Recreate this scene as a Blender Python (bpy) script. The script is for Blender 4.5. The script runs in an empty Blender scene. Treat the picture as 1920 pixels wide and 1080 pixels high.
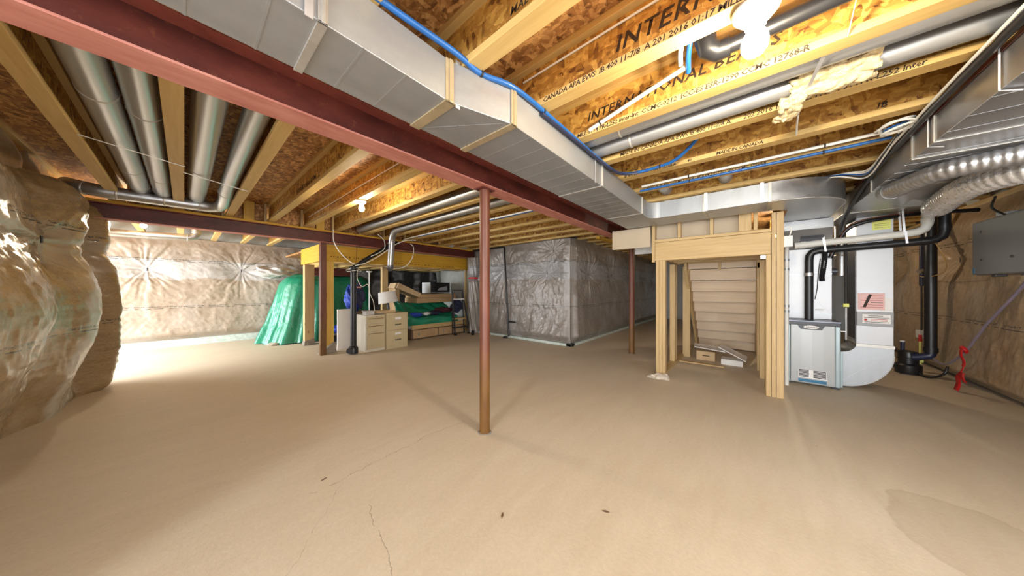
import bpy, math, random
import numpy as np
from mathutils import Vector, Matrix

# ------------------------------------------------------------------ camera, world, light, exposure
SC = bpy.context.scene
COL = SC.collection
TH = math.atan2(445.0, 523.0)            # angle between the view direction and the steel beams (X axis)
CAM_H = 1.27
cam_d = bpy.data.cameras.new('camera'); cam = bpy.data.objects.new('camera', cam_d); COL.objects.link(cam)
cam_d.sensor_width = 36.0; cam_d.lens = 523.0 / 1920.0 * 36.0; cam_d.clip_start = 0.02; cam_d.clip_end = 100
cam.location = (0, 0, CAM_H); cam.rotation_euler = (math.pi / 2, 0, TH - math.pi / 2)
SC.camera = cam

W = bpy.data.worlds.new('world'); SC.world = W; W.use_nodes = True
bg = W.node_tree.nodes['Background']; bg.inputs[0].default_value = (0.95, 0.97, 1.0, 1); bg.inputs[1].default_value = 2.7

def area_light(name, loc, rot, sx, sy, power, color):
    d = bpy.data.lights.new(name, 'AREA'); d.shape = 'RECTANGLE'; d.size = sx; d.size_y = sy
    d.energy = power; d.color = color
    o = bpy.data.objects.new(name, d); COL.objects.link(o); o.location = loc; o.rotation_euler = rot
    return o
# daylight of the window in the recess behind the left wall, and of the window behind the camera
area_light('recess_window_daylight', (-2.9, 7.9, 1.15), (0, -math.radians(62), 0), 1.9, 2.6, 240, (0.88, 0.95, 1.0))
area_light('rear_window_daylight', (-4.0, -0.25, 1.5), (0, -math.pi / 2, 0), 1.1, 0.8, 110, (0.88, 0.95, 1.0))

SC.view_settings.view_transform = 'Standard'; SC.view_settings.look = 'None'
SC.view_settings.exposure = 0.9; SC.view_settings.gamma = 1.0; SC.view_settings.use_curve_mapping = False

R = random.Random(7)
PI = math.pi

# ------------------------------------------------------------------ mesh helpers
class MB:
    """collects faces of ONE mesh object"""
    def __init__(s): s.v = []; s.f = []
    def poly(s, pts):
        i = len(s.v); s.v += [tuple(p) for p in pts]; s.f.append(tuple(range(i, i + len(pts))))
    def box(s, x0, x1, y0, y1, z0, z1):
        i = len(s.v)
        s.v += [(x0,y0,z0),(x1,y0,z0),(x1,y1,z0),(x0,y1,z0),(x0,y0,z1),(x1,y0,z1),(x1,y1,z1),(x0,y1,z1)]
        s.f += [(i,i+3,i+2,i+1),(i+4,i+5,i+6,i+7),(i,i+1,i+5,i+4),(i+1,i+2,i+6,i+5),(i+2,i+3,i+7,i+6),(i+3,i,i+4,i+7)]
        return s
    def hexa(s, p):
        """8 corners: bottom ring 4, top ring 4 (counter-clockwise seen from above)"""
        i = len(s.v); s.v += [tuple(q) for q in p]
        s.f += [(i,i+3,i+2,i+1),(i+4,i+5,i+6,i+7),(i,i+1,i+5,i+4),(i+1,i+2,i+6,i+5),(i+2,i+3,i+7,i+6),(i+3,i,i+4,i+7)]
        return s
    def bar(s, a, b, w, t, up=(0, 0, 1)):
        """rectangular bar from a to b, w across, t along 'up'"""
        a = Vector(a); b = Vector(b); d = (b - a).normalized(); u = Vector(up)
        u = u - d * u.dot(d)
        if u.length < 1e-4: u = Vector((1, 0, 0)) - d * d.x
        u.normalize(); r = d.cross(u)
        q = []
        for p in (a, b):
            for sx, sy in ((-1,-1),(1,-1),(1,1),(-1,1)): q.append(p + r * (sx * w / 2) + u * (sy * t / 2))
        i = len(s.v); s.v += [tuple(p) for p in q]
        s.f += [(i+3,i+2,i+1,i),(i+4,i+5,i+6,i+7),(i,i+1,i+5,i+4),(i+1,i+2,i+6,i+5),(i+2,i+3,i+7,i+6),(i+3,i,i+4,i+7)]
        return s
    def prism(s, pts, vec):
        n = len(pts); v = Vector(vec); i = len(s.v)
        s.v += [tuple(p) for p in pts] + [tuple(Vector(p) + v) for p in pts]
        s.f.append(tuple(i + k for k in reversed(range(n)))); s.f.append(tuple(i + n + k for k in range(n)))
        for k in range(n): s.f.append((i + k, i + (k+1) % n, i + n + (k+1) % n, i + n + k))
        return s
    def tube(s, pts, r, n=12, caps=True, closed=False):
        pts = [Vector(p) for p in pts]; m = len(pts)
        rs = r if isinstance(r, (list, tuple)) else [r] * m
        t0 = (pts[1] - pts[0]).normalized()
        ref = Vector((0, 0, 1)) if abs(t0.z) < .9 else Vector((1, 0, 0))
        nrm = (ref - t0 * ref.dot(t0)).normalized(); base = len(s.v)
        for k, p in enumerate(pts):
            t = (pts[min(k+1, m-1)] - pts[max(k-1, 0)]).normalized()
            nrm = (nrm - t * nrm.dot(t)).normalized(); bn = t.cross(nrm)
            for j in range(n):
                a = 2 * PI * j / n
                s.v.append(tuple(p + (nrm * math.cos(a) + bn * math.sin(a)) * rs[k]))
        for k in range(m - 1):
            for j in range(n):
                a = base + k * n + j; b = base + k * n + (j + 1) % n
                s.f.append((a, b, b + n, a + n))
        if caps:
            s.f.append(tuple(base + j for j in reversed(range(n))))
            s.f.append(tuple(base + (m-1) * n + j for j in range(n)))
        return s
    def lathe(s, prof, c, axis=(0, 0, 1), n=24):
        """prof: list of (radius, height along axis)"""
        ax = Vector(axis).normalized(); ref = Vector((1, 0, 0)) if abs(ax.x) < .9 else Vector((0, 1, 0))
        e1 = (ref - ax * ref.dot(ax)).normalized(); e2 = ax.cross(e1); c = Vector(c); base = len(s.v)
        for r, hh in prof:
            for j in range(n):
                a = 2 * PI * j / n; s.v.append(tuple(c + ax * hh + (e1 * math.cos(a) + e2 * math.sin(a)) * r))
        for k in range(len(prof) - 1):
            for j in range(n):
                a = base + k * n + j; b = base + k * n + (j + 1) % n
                s.f.append((a, b, b + n, a + n))
        s.f.append(tuple(base + j for j in reversed(range(n))))
        s.f.append(tuple(base + (len(prof)-1) * n + j for j in range(n)))
        return s
    def build(s, name, mat, parent=None, smooth=False, bevel=0.0, angle=40):
        me = bpy.data.meshes.new(name); me.from_pydata(s.v, [], s.f); me.validate(); me.update()
        return link(name, me, mat, parent, smooth, bevel, angle)

def link(name, me, mat, parent=None, smooth=False, bevel=0.0, angle=40):
    o = bpy.data.objects.new(name, me); COL.objects.link(o)
    if mat is not None: me.materials.append(M[mat] if isinstance(mat, str) else mat)
    if smooth:
        me.shade_smooth()
        me.set_sharp_from_angle(angle=math.radians(angle))
    if bevel:
        b = o.modifiers.new('bevel', 'BEVEL'); b.width = bevel; b.segments = 2; b.limit_method = 'ANGLE'; b.harden_normals = False
    if parent is not None: adopt(o, parent)
    return o

def adopt(o, parent):
    """parent o without moving it: every mesh is modelled in room coordinates"""
    o.parent = parent
    loc = Vector((0, 0, 0)); p = parent
    while p is not None: loc += p.location; p = p.parent
    o.location = -loc

def tag(o, label, cat, group=None, kind=None):
    if label: o['label'] = label
    if cat: o['category'] = cat
    if group: o['group'] = group
    if kind: o['kind'] = kind
    return o

def thing(name, label, cat, loc=(0, 0, 0), group=None):
    o = bpy.data.objects.new(name, None); COL.objects.link(o); o.location = loc; o.empty_display_size = .1
    return tag(o, label, cat, group)

def struct(o, label=None, cat=None):
    o['kind'] = 'structure'
    if label: o['label'] = label
    if cat: o['category'] = cat
    return o

def spline(pts, n=8, closed=False):
    """Catmull-Rom through the points"""
    P = [Vector(p) for p in pts]; out = []
    m = len(P)
    for k in range(m - 1 if not closed else m):
        a = P[k-1] if (k > 0 or closed) else P[0]; b = P[k]; c = P[(k+1) % m]
        d = P[(k+2) % m] if (k + 2 < m or closed) else P[-1]
        for j in range(n):
            t = j / n
            out.append(.5 * ((2*b) + (c-a)*t + (2*a-5*b+4*c-d)*t*t + (3*b-a-3*c+d)*t*t*t))
    if not closed: out.append(P[-1])
    return out

def arc(c, e1, e2, r, a0, a1, n=8):
    c = Vector(c); e1 = Vector(e1); e2 = Vector(e2)
    return [c + e1 * (r * math.cos(a0 + (a1-a0)*k/n)) + e2 * (r * math.sin(a0 + (a1-a0)*k/n)) for k in range(n+1)]

def text(name, s, size, org, xd, yd, mat, parent, shear=0.0, spacing=1.0, squash=1.0):
    """flat printed lettering as a mesh; org = lower left, xd reading direction, yd up"""
    cu = bpy.data.curves.new(name, 'FONT'); cu.body = s; cu.size = size; cu.shear = shear
    cu.space_character = spacing; cu.offset = size * .018; cu.resolution_u = 1; cu.fill_mode = 'FRONT'
    t = bpy.data.objects.new(name, cu); COL.objects.link(t)
    dg = bpy.context.evaluated_depsgraph_get()
    me = bpy.data.meshes.new_from_object(t.evaluated_get(dg))
    bpy.data.objects.remove(t); bpy.data.curves.remove(cu)
    xd = Vector(xd).normalized(); yd = Vector(yd).normalized(); nd = xd.cross(yd)
    mx = Matrix(((xd.x*squash, yd.x, nd.x, org[0]), (xd.y*squash, yd.y, nd.y, org[1]), (xd.z*squash, yd.z, nd.z, org[2]), (0,0,0,1)))
    me.transform(mx); me.materials.clear()
    return link(name, me, mat, parent)

# ------------------------------------------------------------------ materials
M = {}
class NT:
    def __init__(s, name):
        s.m = bpy.data.materials.new(name); s.m.use_nodes = True; s.t = s.m.node_tree
        s.b = s.t.nodes['Principled BSDF']; M[name] = s.m
    def n(s, typ, **kw):
        o = s.t.nodes.new('ShaderNode' + typ)
        for k, v in kw.items():
            if k.startswith('i_'):
                key = k[2:]; key = int(key) if key.isdigit() else key
                s.put(o.inputs[key], v)
            else: setattr(o, k, v)
        return o
    def put(s, sock, v):
        if isinstance(v, bpy.types.NodeSocket): s.t.links.new(v, sock)
        elif isinstance(v, bpy.types.Node): s.t.links.new(v.outputs[0], sock)
        else:
            if hasattr(sock.default_value, '__len__') and not hasattr(v, '__len__'): v = (v, v, v)
            if hasattr(v, '__len__') and hasattr(sock.default_value, '__len__') and len(sock.default_value) == 4 and len(v) == 3: v = (*v, 1)
            sock.default_value = v
    def coords(s, scale=(1, 1, 1), out='Object', rot=(0, 0, 0), loc=(0, 0, 0)):
        tc = s.n('TexCoord'); mp = s.n('Mapping', i_Vector=tc.outputs[out]); mp.inputs['Scale'].default_value = scale
        mp.inputs['Rotation'].default_value = rot; mp.inputs['Location'].default_value = loc
        return mp.outputs[0]
    def noise(s, vec, scale, detail=4, rough=.55, dist=0.0):
        return s.n('TexNoise', i_Vector=vec, i_Scale=scale, i_Detail=detail, i_Roughness=rough, i_Distortion=dist).outputs[0]
    def ramp(s, fac, stops, interp='LINEAR'):
        o = s.n('ValToRGB', i_Fac=fac); cr = o.color_ramp; cr.interpolation = interp
        while len(cr.elements) < len(stops): cr.elements.new(.5)
        for e, (p, c) in zip(cr.elements, stops): e.position = p; e.color = (*c, 1) if len(c) == 3 else c
        return o.outputs[0]
    def math(s, op, a, b=None, c=None, clamp=False):
        o = s.n('Math', operation=op, use_clamp=clamp); s.put(o.inputs[0], a)
        if b is not None: s.put(o.inputs[1], b)
        if c is not None: s.put(o.inputs[2], c)
        return o.outputs[0]
    def mix(s, fac, a, b, blend='MIX'):
        o = s.n('Mix', data_type='RGBA', blend_type=blend); s.put(o.inputs[0], fac); s.put(o.inputs[6], a); s.put(o.inputs[7], b)
        return o.outputs[2]
    def sep(s, vec):
        return s.n('SeparateXYZ', i_Vector=vec).outputs
    def bump(s, h, strength=.3, dist=.01):
        o = s.n('Bump', i_Height=h, i_Strength=strength, i_Distance=dist); s.t.links.new(o.outputs[0], s.b.inputs['Normal']); s.t.links.new(o.outputs[0], s.b.inputs['Coat Normal'])
    def set(s, color=None, rough=None, metal=None, coat=None, coat_rough=None, **kw):
        if color is not None: s.put(s.b.inputs['Base Color'], color)
        if rough is not None: s.put(s.b.inputs['Roughness'], rough)
        if metal is not None: s.put(s.b.inputs['Metallic'], metal)
        if coat is not None: s.put(s.b.inputs['Coat Weight'], coat)
        if coat_rough is not None: s.put(s.b.inputs['Coat Roughness'], coat_rough)
        for k, v in kw.items(): s.put(s.b.inputs[k.replace('_', ' ')], v)
        return s.m

def plain(name, color, rough=.5, metal=0.0, var=.12, scale=12.0, coat=0.0):
    t = NT(name); v = t.coords()
    c = t.ramp(t.noise(v, scale), [(.3, tuple(x * (1 - var) for x in color)), (.7, tuple(min(1, x * (1 + var)) for x in color))])
    return t.set(c, rough, metal, coat, .15)

def make_osb(name, dark, mid, light, sc=1.0):
    t = NT(name)
    v0 = t.coords()
    w = t.n('TexNoise', i_Vector=v0, i_Scale=9.0, i_Detail=2.0)
    dv = t.n('VectorMath', operation='MULTIPLY_ADD', i_0=w.outputs['Color'], i_1=(.06, .06, .06), i_2=v0).outputs[0]
    def flakes(scale, seed):
        mp = t.n('Mapping', i_Vector=dv); mp.inputs['Scale'].default_value = tuple(x * sc for x in scale); mp.inputs['Location'].default_value = (seed, seed, seed)
        vo = t.n('TexVoronoi', i_Vector=mp.outputs[0], i_Scale=1.0)
        return t.sep(vo.outputs['Color'])[0]
    a = flakes((40, 10, 40), 0); b = flakes((24, 52, 15), 3.3); c = flakes((60, 38, 60), 7.7)
    sel = t.math('GREATER_THAN', t.noise(v0, 14 * sc, 2), .5)
    f = t.mix(sel, a, b); f2 = t.mix(.35, f, c)
    col = t.ramp(f2, [(.05, dark), (.22, tuple(d*.45+m*.55 for d, m in zip(dark, mid))), (.5, mid), (.78, light), (.97, tuple(min(1, x*1.15) for x in light))])
    gr = t.noise(t.coords((90, 12, 90)), 2.0, 3)
    col = t.mix(.22, col, t.ramp(gr, [(.3, dark), (.7, light)]), 'MULTIPLY')
    t.bump(f2, .35, .004)
    return t.set(col, .62)

def make_wood(name, a, b, axis='y', knots=True, rough=.6):
    t = NT(name); sc = {'x': (1.2, 22, 22), 'y': (22, 1.2, 22), 'z': (22, 22, 1.2)}[axis]
    v = t.coords(sc); g = t.noise(v, 1.4, 5, .6, .6)
    col = t.ramp(g, [(.28, a), (.5, tuple((x+y)/2 for x, y in zip(a, b))), (.72, b)])
    big = t.noise(t.coords(), 1.7, 2)
    col = t.mix(t.math('MULTIPLY', big, .35), col, tuple(x * .8 for x in a))
    if knots:
        kn = t.n('TexVoronoi', i_Vector=t.coords(tuple(.25 * q if q > 5 else 2.2 for q in sc)), i_Scale=1.0)
        k = t.ramp(kn.outputs['Distance'], [(.04, (1, 1, 1)), (.09, (0, 0, 0))])
        col = t.mix(t.math('MULTIPLY', k, .75), col, (.16, .07, .03))
    t.bump(g, .15, .003)
    return t.set(col, rough)

def make_galv(name, col=(.60, .62, .64), rough=.36, metal=.85, streak=(2, 30, 30), dirt=.15):
    t = NT(name); v = t.coords()
    vo = t.n('TexVoronoi', i_Vector=v, i_Scale=55.0)
    sp = t.sep(vo.outputs['Color'])[0]
    st = t.noise(t.coords(streak), 1.0, 3)
    f = t.math('ADD', t.math('MULTIPLY', sp, .10), t.math('MULTIPLY', st, .90))
    c = t.ramp(f, [(.25, tuple(x * (1-dirt) for x in col)), (.75, tuple(min(1, x * 1.12) for x in col))])
    r = t.ramp(f, [(.2, (rough*.8,)*3), (.8, (min(1, rough*1.25),)*3)])
    t.bump(t.noise(v, 6, 2), .08, .02)
    return t.set(c, r, metal)

make_osb('osb_deck', (.12, .045, .012), (.44, .21, .06), (.72, .42, .15), .8)
make_osb('osb_web', (.15, .052, .008), (.50, .255, .045), (.70, .43, .105), .75)
make_wood('flange_wood', (.50, .315, .095), (.66, .45, .17), 'y', False)
make_wood('lumber_z', (.46, .31, .135), (.62, .445, .225), 'z')
make_wood('lumber_y', (.48, .32, .135), (.64, .455, .225), 'y')
make_wood('lumber_x', (.48, .32, .135), (.64, .455, .225), 'x')
make_wood('lvl_x', (.52, .28, .018), (.70, .42, .035), 'x', False)
make_wood('lvl_y', (.52, .28, .018), (.70, .42, .035), 'y', False)
make_wood('lvl_z', (.54, .31, .05), (.72, .46, .09), 'z')
make_wood('stair_board', (.66, .51, .35), (.78, .62, .45), 'y', False)
make_galv('galv', (.36, .365, .37), .45, .6, (1, 8, 8), .08)
make_galv('galv_y', (.50, .51, .52), .33, .9, (30, 1, 30), .10)
make_galv('galv_return', (.46, .46, .46), .33, .85, (14, 1.5, 14), .12)
make_galv('galv_light', (.42, .44, .46), .42, .55, (10, 10, 2), .08)
plain('cleat', (.52, .50, .46), .4, .6)
plain('cleat_wood_sheen', (.50, .40, .25), .4, .5)  # golden reflection of the wood painted into the cleat colour
plain('strap_metal', (.72, .72, .74), .4, .7)
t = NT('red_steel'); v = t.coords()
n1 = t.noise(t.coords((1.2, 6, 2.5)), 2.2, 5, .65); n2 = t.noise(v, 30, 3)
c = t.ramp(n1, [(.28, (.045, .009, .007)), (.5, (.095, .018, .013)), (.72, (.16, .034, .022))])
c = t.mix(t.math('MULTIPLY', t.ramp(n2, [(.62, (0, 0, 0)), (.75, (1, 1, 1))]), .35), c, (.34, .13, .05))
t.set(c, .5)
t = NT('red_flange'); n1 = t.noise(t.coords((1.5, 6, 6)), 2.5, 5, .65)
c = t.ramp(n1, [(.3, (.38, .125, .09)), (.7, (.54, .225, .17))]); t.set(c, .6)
t = NT('rust_post'); zc = t.sep(t.coords())[2]
n1 = t.noise(t.coords((8, 8, 2)), 1.6, 5, .65)
c1 = t.ramp(n1, [(.3, (.095, .026, .013)), (.7, (.17, .053, .026))]); c2 = t.ramp(n1, [(.3, (.105, .042, .008)), (.7, (.20, .092, .016))])
f = t.ramp(t.math('ADD', zc, t.math('MULTIPLY', n1, .3)), [(.55, (1, 1, 1)), (.95, (0, 0, 0))])
t.set(t.mix(f, c1, c2), .45)

# concrete floor: beige, trowel marks, dusty patches, hairline cracks and one damp stain
t = NT('floor_concrete'); v = t.coords(); X, Y, Z = t.sep(v)
n1 = t.noise(v, .55, 5, .6); n2 = t.noise(t.coords((1.2, 5, 1)), 1.8, 5, .65); n3 = t.noise(v, 45, 3, .7)
c = t.ramp(n1, [(.3, (.565, .465, .335)), (.5, (.62, .53, .40)), (.7, (.655, .57, .45))])
c = t.mix(.35, c, t.ramp(n2, [(.3, (.51, .415, .295)), (.7, (.69, .60, .475))]))
c = t.mix(.12, c, t.ramp(n3, [(.35, (.30, .23, .15)), (.65, (.66, .56, .42))]))
def crack(c, x0, y0, ang, half, width, wob, seed, dark=.6):
    ca, sa = math.cos(ang), math.sin(ang)
    dx = t.math('SUBTRACT', X, x0); dy = t.math('SUBTRACT', Y, y0)
    s_ = t.math('ADD', t.math('MULTIPLY', dx, ca), t.math('MULTIPLY', dy, sa))
    d_ = t.math('SUBTRACT', t.math('MULTIPLY', dy, ca), t.math('MULTIPLY', dx, sa))
    wn = t.math('MULTIPLY', t.math('SUBTRACT', t.noise(t.coords(loc=(seed, 0, 0)), 3.5, 6, .65), .5), wob)
    dd = t.math('ABSOLUTE', t.math('ADD', d_, wn))
    m1 = t.math('LESS_THAN', dd, width); m2 = t.math('LESS_THAN', t.math('ABSOLUTE', s_), half)
    brk = t.math('GREATER_THAN', t.noise(t.coords(loc=(0, seed, 0)), 9, 2), .40)
    return t.mix(t.math('MULTIPLY', t.math('MULTIPLY', t.math('MULTIPLY', m1, m2), brk), dark), c, (.16, .12, .08))
c = crack(c, 1.12, 2.08, .03, .62, .0022, .22, 1.0)
c = crack(c, .65, 1.45, 1.35, .26, .0018, .10, 5.0)
c = crack(c, .45, 1.75, .9, .35, .0012, .12, 9.0, .45)
ex = t.math('DIVIDE', t.math('SUBTRACT', X, 2.55), .42); ey = t.math('DIVIDE', t.math('SUBTRACT', Y, -.92), .34)
rr = t.math('SQRT', t.math('ADD', t.math('MULTIPLY', ex, ex), t.math('MULTIPLY', ey, ey)))
rr = t.math('ADD', rr, t.math('MULTIPLY', t.math('SUBTRACT', t.noise(v, 2.6, 4), .5), .9))
st = t.ramp(rr, [(.88, (.22, .22, .22)), (.965, (.32, .32, .32)), (1.0, (0, 0, 0))])
c = t.mix(st, c, (.30, .215, .12))
sp = t.n('TexVoronoi', i_Vector=v, i_Scale=5.5)
spm = t.math('MULTIPLY', t.math('LESS_THAN', sp.outputs['Distance'], .022), t.math('GREATER_THAN', t.sep(sp.outputs['Color'])[1], .72))
c = t.mix(t.math('MULTIPLY', spm, .8), c, (.15, .11, .07))
t.bump(t.math('ADD', n3, t.math('MULTIPLY', n2, 2.0)), .10, .01)
t.set(c, t.ramp(n2, [(.3, (.5,)*3), (.7, (.68,)*3)]))
plain('concrete_wall', (.42, .42, .38), .8, 0, .15, 6)
plain('grout', (.24, .205, .165), .9, 0, .2, 25)
plain('concrete_base', (.50, .56, .52), .8, 0, .18, 14)
plain('drywall', (.47, .385, .28), .85, 0, .04, 3)
plain('drywall_white', (.72, .74, .76), .85, 0, .03, 3)

def make_wrap(name, fibre, fibre2, film, band, coat=.9, bandmix=.7, loose=None):
    """brown insulation seen through clear film: UV is (metres along wall, height)"""
    t = NT(name); uv = t.coords(out='UV'); S, H, _ = t.sep(uv)
    a = t.noise(uv, 1.8, 6, .65, .4); b = t.noise(t.coords((1, 2.5, 1), 'UV'), 9, 5, .7); g = t.noise(uv, 60, 3, .7)
    c = t.ramp(t.math('ADD', t.math('MULTIPLY', a, .6), t.math('MULTIPLY', b, .4)), [(.33, fibre), (.5, tuple((x+y)/2 for x, y in zip(fibre, fibre2))), (.66, fibre2)])
    c = t.mix(.25, c, t.ramp(g, [(.3, tuple(x * .55 for x in fibre)), (.7, tuple(min(1, x*1.3) for x in fibre2))]))
    # cloudy patches where the film stands off the wool
    cl = t.ramp(t.noise(t.coords((1.0, .8, 1), 'UV', loc=(4, 2, 0)), 1.5, 4, .55), [(.50, (0, 0, 0)), (.66, (1, 1, 1))])
    c = t.mix(t.math('MULTIPLY', cl, .45), c, film)
    hb = t.math('ADD', H, t.math('MULTIPLY', t.math('SUBTRACT', t.noise(uv, 2.0, 5, .6), .5), .30))
    if loose:      # milky film hanging free of the wool
        s0, s1, h1 = loose
        sw = t.math('ADD', S, t.math('MULTIPLY', t.math('SUBTRACT', t.noise(uv, 3.0, 4), .5), .35))
        l0 = t.n('MapRange', interpolation_type='SMOOTHSTEP', i_0=sw, i_1=s0 - .05, i_2=s0 + .05).outputs[0]
        l1 = t.n('MapRange', interpolation_type='SMOOTHSTEP', i_0=sw, i_1=s1 + .08, i_2=s1 - .08).outputs[0]
        l2 = t.n('MapRange', interpolation_type='SMOOTHSTEP', i_0=hb, i_1=h1 + .12, i_2=h1 - .12).outputs[0]
        c = t.mix(t.math('MULTIPLY', t.math('MULTIPLY', t.math('MULTIPLY', l0, l1), l2), .82), c, (.55, .53, .49))
    lo = t.n('MapRange', interpolation_type='SMOOTHSTEP', i_0=hb, i_1=1.46, i_2=1.49).outputs[0]
    hi = t.n('MapRange', interpolation_type='SMOOTHSTEP', i_0=hb, i_1=1.90, i_2=1.84).outputs[0]
    c = t.mix(t.math('MULTIPLY', t.math('MULTIPLY', lo, hi), bandmix), c, band)
    # factory print: a row of lettering over a dashed rule, at two heights
    dash = t.math('GREATER_THAN', t.noise(t.coords((9, 0, 0), 'UV'), 1.0, 0), .47)
    let = t.math('GREATER_THAN', t.noise(t.coords((95, 70, 0), 'UV'), 1.0, 1), .50)
    blk = t.math('GREATER_THAN', t.noise(t.coords((3.1, 0, 0), 'UV', loc=(7, 0, 0)), 1.0, 1), .44)
    pm = None
    for z0 in (1.885, .87):
        r1 = t.math('LESS_THAN', t.math('ABSOLUTE', t.math('SUBTRACT', H, z0)), .011)
        r2 = t.math('LESS_THAN', t.math('ABSOLUTE', t.math('SUBTRACT', H, z0 - .035)), .005)
        q = t.math('MAXIMUM', t.math('MULTIPLY', t.math('MULTIPLY', r1, let), blk), t.math('MULTIPLY', r2, dash))
        pm = q if pm is None else t.math('MAXIMUM', pm, q)
    c = t.mix(t.math('MULTIPLY', pm, .9), c, (.02, .02, .02))
    wr = t.noise(t.coords((7, 4, 1), 'UV'), 2.6, 7, .68, 1.6)
    rg = t.math('ABSOLUTE', t.math('SUBTRACT', wr, .5))
    t.bump(rg, .16, .05)
    t.set(c, .42, 0, coat, .12, Coat_IOR=1.5, Specular_IOR_Level=.5)
make_wrap('wrap_left', (.13, .072, .026), (.40, .27, .13), (.50, .46, .38), (.34, .29, .23), 1.0, .5, (3.38, 4.0, 1.5))
make_wrap('wrap_back', (.25, .185, .13), (.42, .335, .26), (.42, .37, .325), (.47, .44, .42), .5, .9)
make_wrap('wrap_silver', (.13, .105, .088), (.35, .305, .27), (.38, .37, .37), (.30, .30, .31), 1.0, .75)
make_wrap('wrap_right', (.24, .155, .082), (.52, .38, .24), (.48, .42, .34), (.46, .34, .21), 1.0, .4)
plain('black_pin', (.01, .01, .01), .4)
plain('ink', (.03, .016, .008), .7)
plain('black_plastic', (.012, .012, .014), .35, 0, .1, 8)
plain('navy_plastic', (.02, .025, .06), .35, 0, .1, 8)
plain('white_pvc', (.74, .73, .68), .35, 0, .05, 6)
plain('pex_white', (.82, .80, .74), .4, 0, .05, 6)
plain('pex_blue', (.012, .10, .33), .35, 0, .1, 6)
plain('cable_white', (.80, .79, .74), .45, 0, .05, 6)
plain('cable_black', (.015, .014, .013), .4)
plain('porcelain', (.62, .60, .55), .25, 0, .03, 6)
plain('zinc_box', (.5, .5, .5), .4, .8)
# ================================================================== THE SETTING
Z_J = 2.36            # underside of the joists
Z_D = Z_J + .302      # underside of the subfloor
SP = .488             # joist spacing
o = MB().box(-4.5, 15.5, -2.6, 10.0, -.12, 0).build('floor', 'floor_concrete')
struct(o, 'beige concrete basement floor with hairline cracks and a damp stain', 'floor')
ceiling = MB().box(-4.5, 15.5, -2.6, 10.0, Z_D, Z_D + .02).build('ceiling', 'osb_deck')
struct(ceiling, 'strand board subfloor overhead carried on wooden I-joists', 'ceiling')

# ---- I-joists: web (the joist), two flanges and the factory print as sub-parts
joist_meshes = {}
def joist(k, y0, y1):
    xr = SP * k; xl = xr - .089; xc = (xl + xr) / 2
    web = MB().box(xc - .005, xc + .005, y0, y1, Z_J + .03, Z_D - .03).build('floor_joist', 'osb_web', ceiling)
    MB().box(xl, xr, y0, y1, Z_J, Z_J + .038).build('bottom_flange', 'flange_wood', web, bevel=.003)
    MB().box(xl, xr, y0, y1, Z_D - .038, Z_D).build('top_flange', 'flange_wood', web, bevel=.003)
    return web
joists = {}
for k in range(-8, 26):
    xr = SP * k
    if 4.6 < xr < 8.3:
        joists[k] = joist(k, 1.12, 6.24 if xr < 5.5 else 2.98)
        joist(k, -2.2, -.32)
    else:
        joists[k] = joist(k, -2.2, 6.24 if xr < 5.5 else 2.98)
    if k <= 3: joist(k, 6.24, 9.45)

def flange_print(k, y, s, size=.040, mat='ink'):
    xl = SP * k - .089
    return text('flange_lettering', s, size, (xl - .0012, y, Z_J + .005), (0, -1, 0), (0, 0, 1), mat, joists[k], .15, .92)
def web_print(k, y, s, size=.09, z=.10):
    xc = SP * k - .0445
    return text('web_lettering', s, size, (xc - .0065, y, Z_J + z), (0, -1, 0), (0, 0, 1), 'ink', joists[k], .25, 1.1)
web_print(2, .80, 'MADE IN CANADA', .05, .10)
web_print(3, .52, 'INTERNATIONAL BEAMS', .11, .10)
web_print(4, .90, 'INTERNATIONAL BEAMS', .085, .12)
web_print(2, 4.4, 'INTERNATIONAL BEAMS', .07, .10)
web_print(6, -.62, 'IB', .05, .06)
flange_print(3, .93, 'CANADA APA EWS  IB 400 11-7/8  A 201 2016 01:17 MILL 1114')
flange_print(4, .96, 'MILL 1114 PR-L252 Inter-Int  CCMC-0212  ICC-ES ESR-1290 CCMC 12768-R')
flange_print(5, .82, 'MADE IN CANADA APA EWS IB 400 11-7/8 A.      202 2016 10:2  MILL 1114  APA PR-L252 Inter')
flange_print(6, .95, 'IB 400 ESR-1290 CCMC 12768-R          40                    MADE IN CANADA', .036)
flange_print(7, .90, 'CANADA  IB 400 2016 MILL 1114   APA PR-L252 ICC-ES CCMC 12268-R', .036)
flange_print(2, 5.6, 'MADE IN CANADA APA EWS IB 400 11-7/8 A 201 2016 MILL 1114 APA PR-L252 ICC-ES', .028)
flange_print(3, 5.6, 'IB 400 11-7/8 A 201 2016 MILL 1114 APA PR-L252 ICC-ES ESR-1290 CCMC', .028)
flange_print(4, 5.6, 'APA PR-L252 ICC-ES ESR-1290 CCMC 12768-R MADE IN CANADA APA EWS IB 400', .028)

# blocking between the joists over the rear beam, squash blocks at their ends
for k in range(-1, 8):
    xr = SP * k
    MB().box(xr + .004, xr + SP - .093, 6.20, 6.215, Z_J + .0, Z_D - .002).build('rim_block', 'osb_deck', ceiling)
    if k in (1, 3): MB().box(xr + .12, xr + .25, 6.10, 6.145, Z_J + .0, Z_D - .002).build('blocking_stud', 'lvl_z', ceiling, bevel=.003)
    MB().box(xr - .125, xr - .092, 6.05, 6.14, Z_J + .0, Z_D - .002).build('squash_block', 'lumber_z', ceiling, bevel=.003)
MB().box(5.62, 6.62, 2.38, 2.46, Z_J - .055, Z_J - .003).build('ceiling_block', 'lvl_x', ceiling, bevel=.003)

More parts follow.
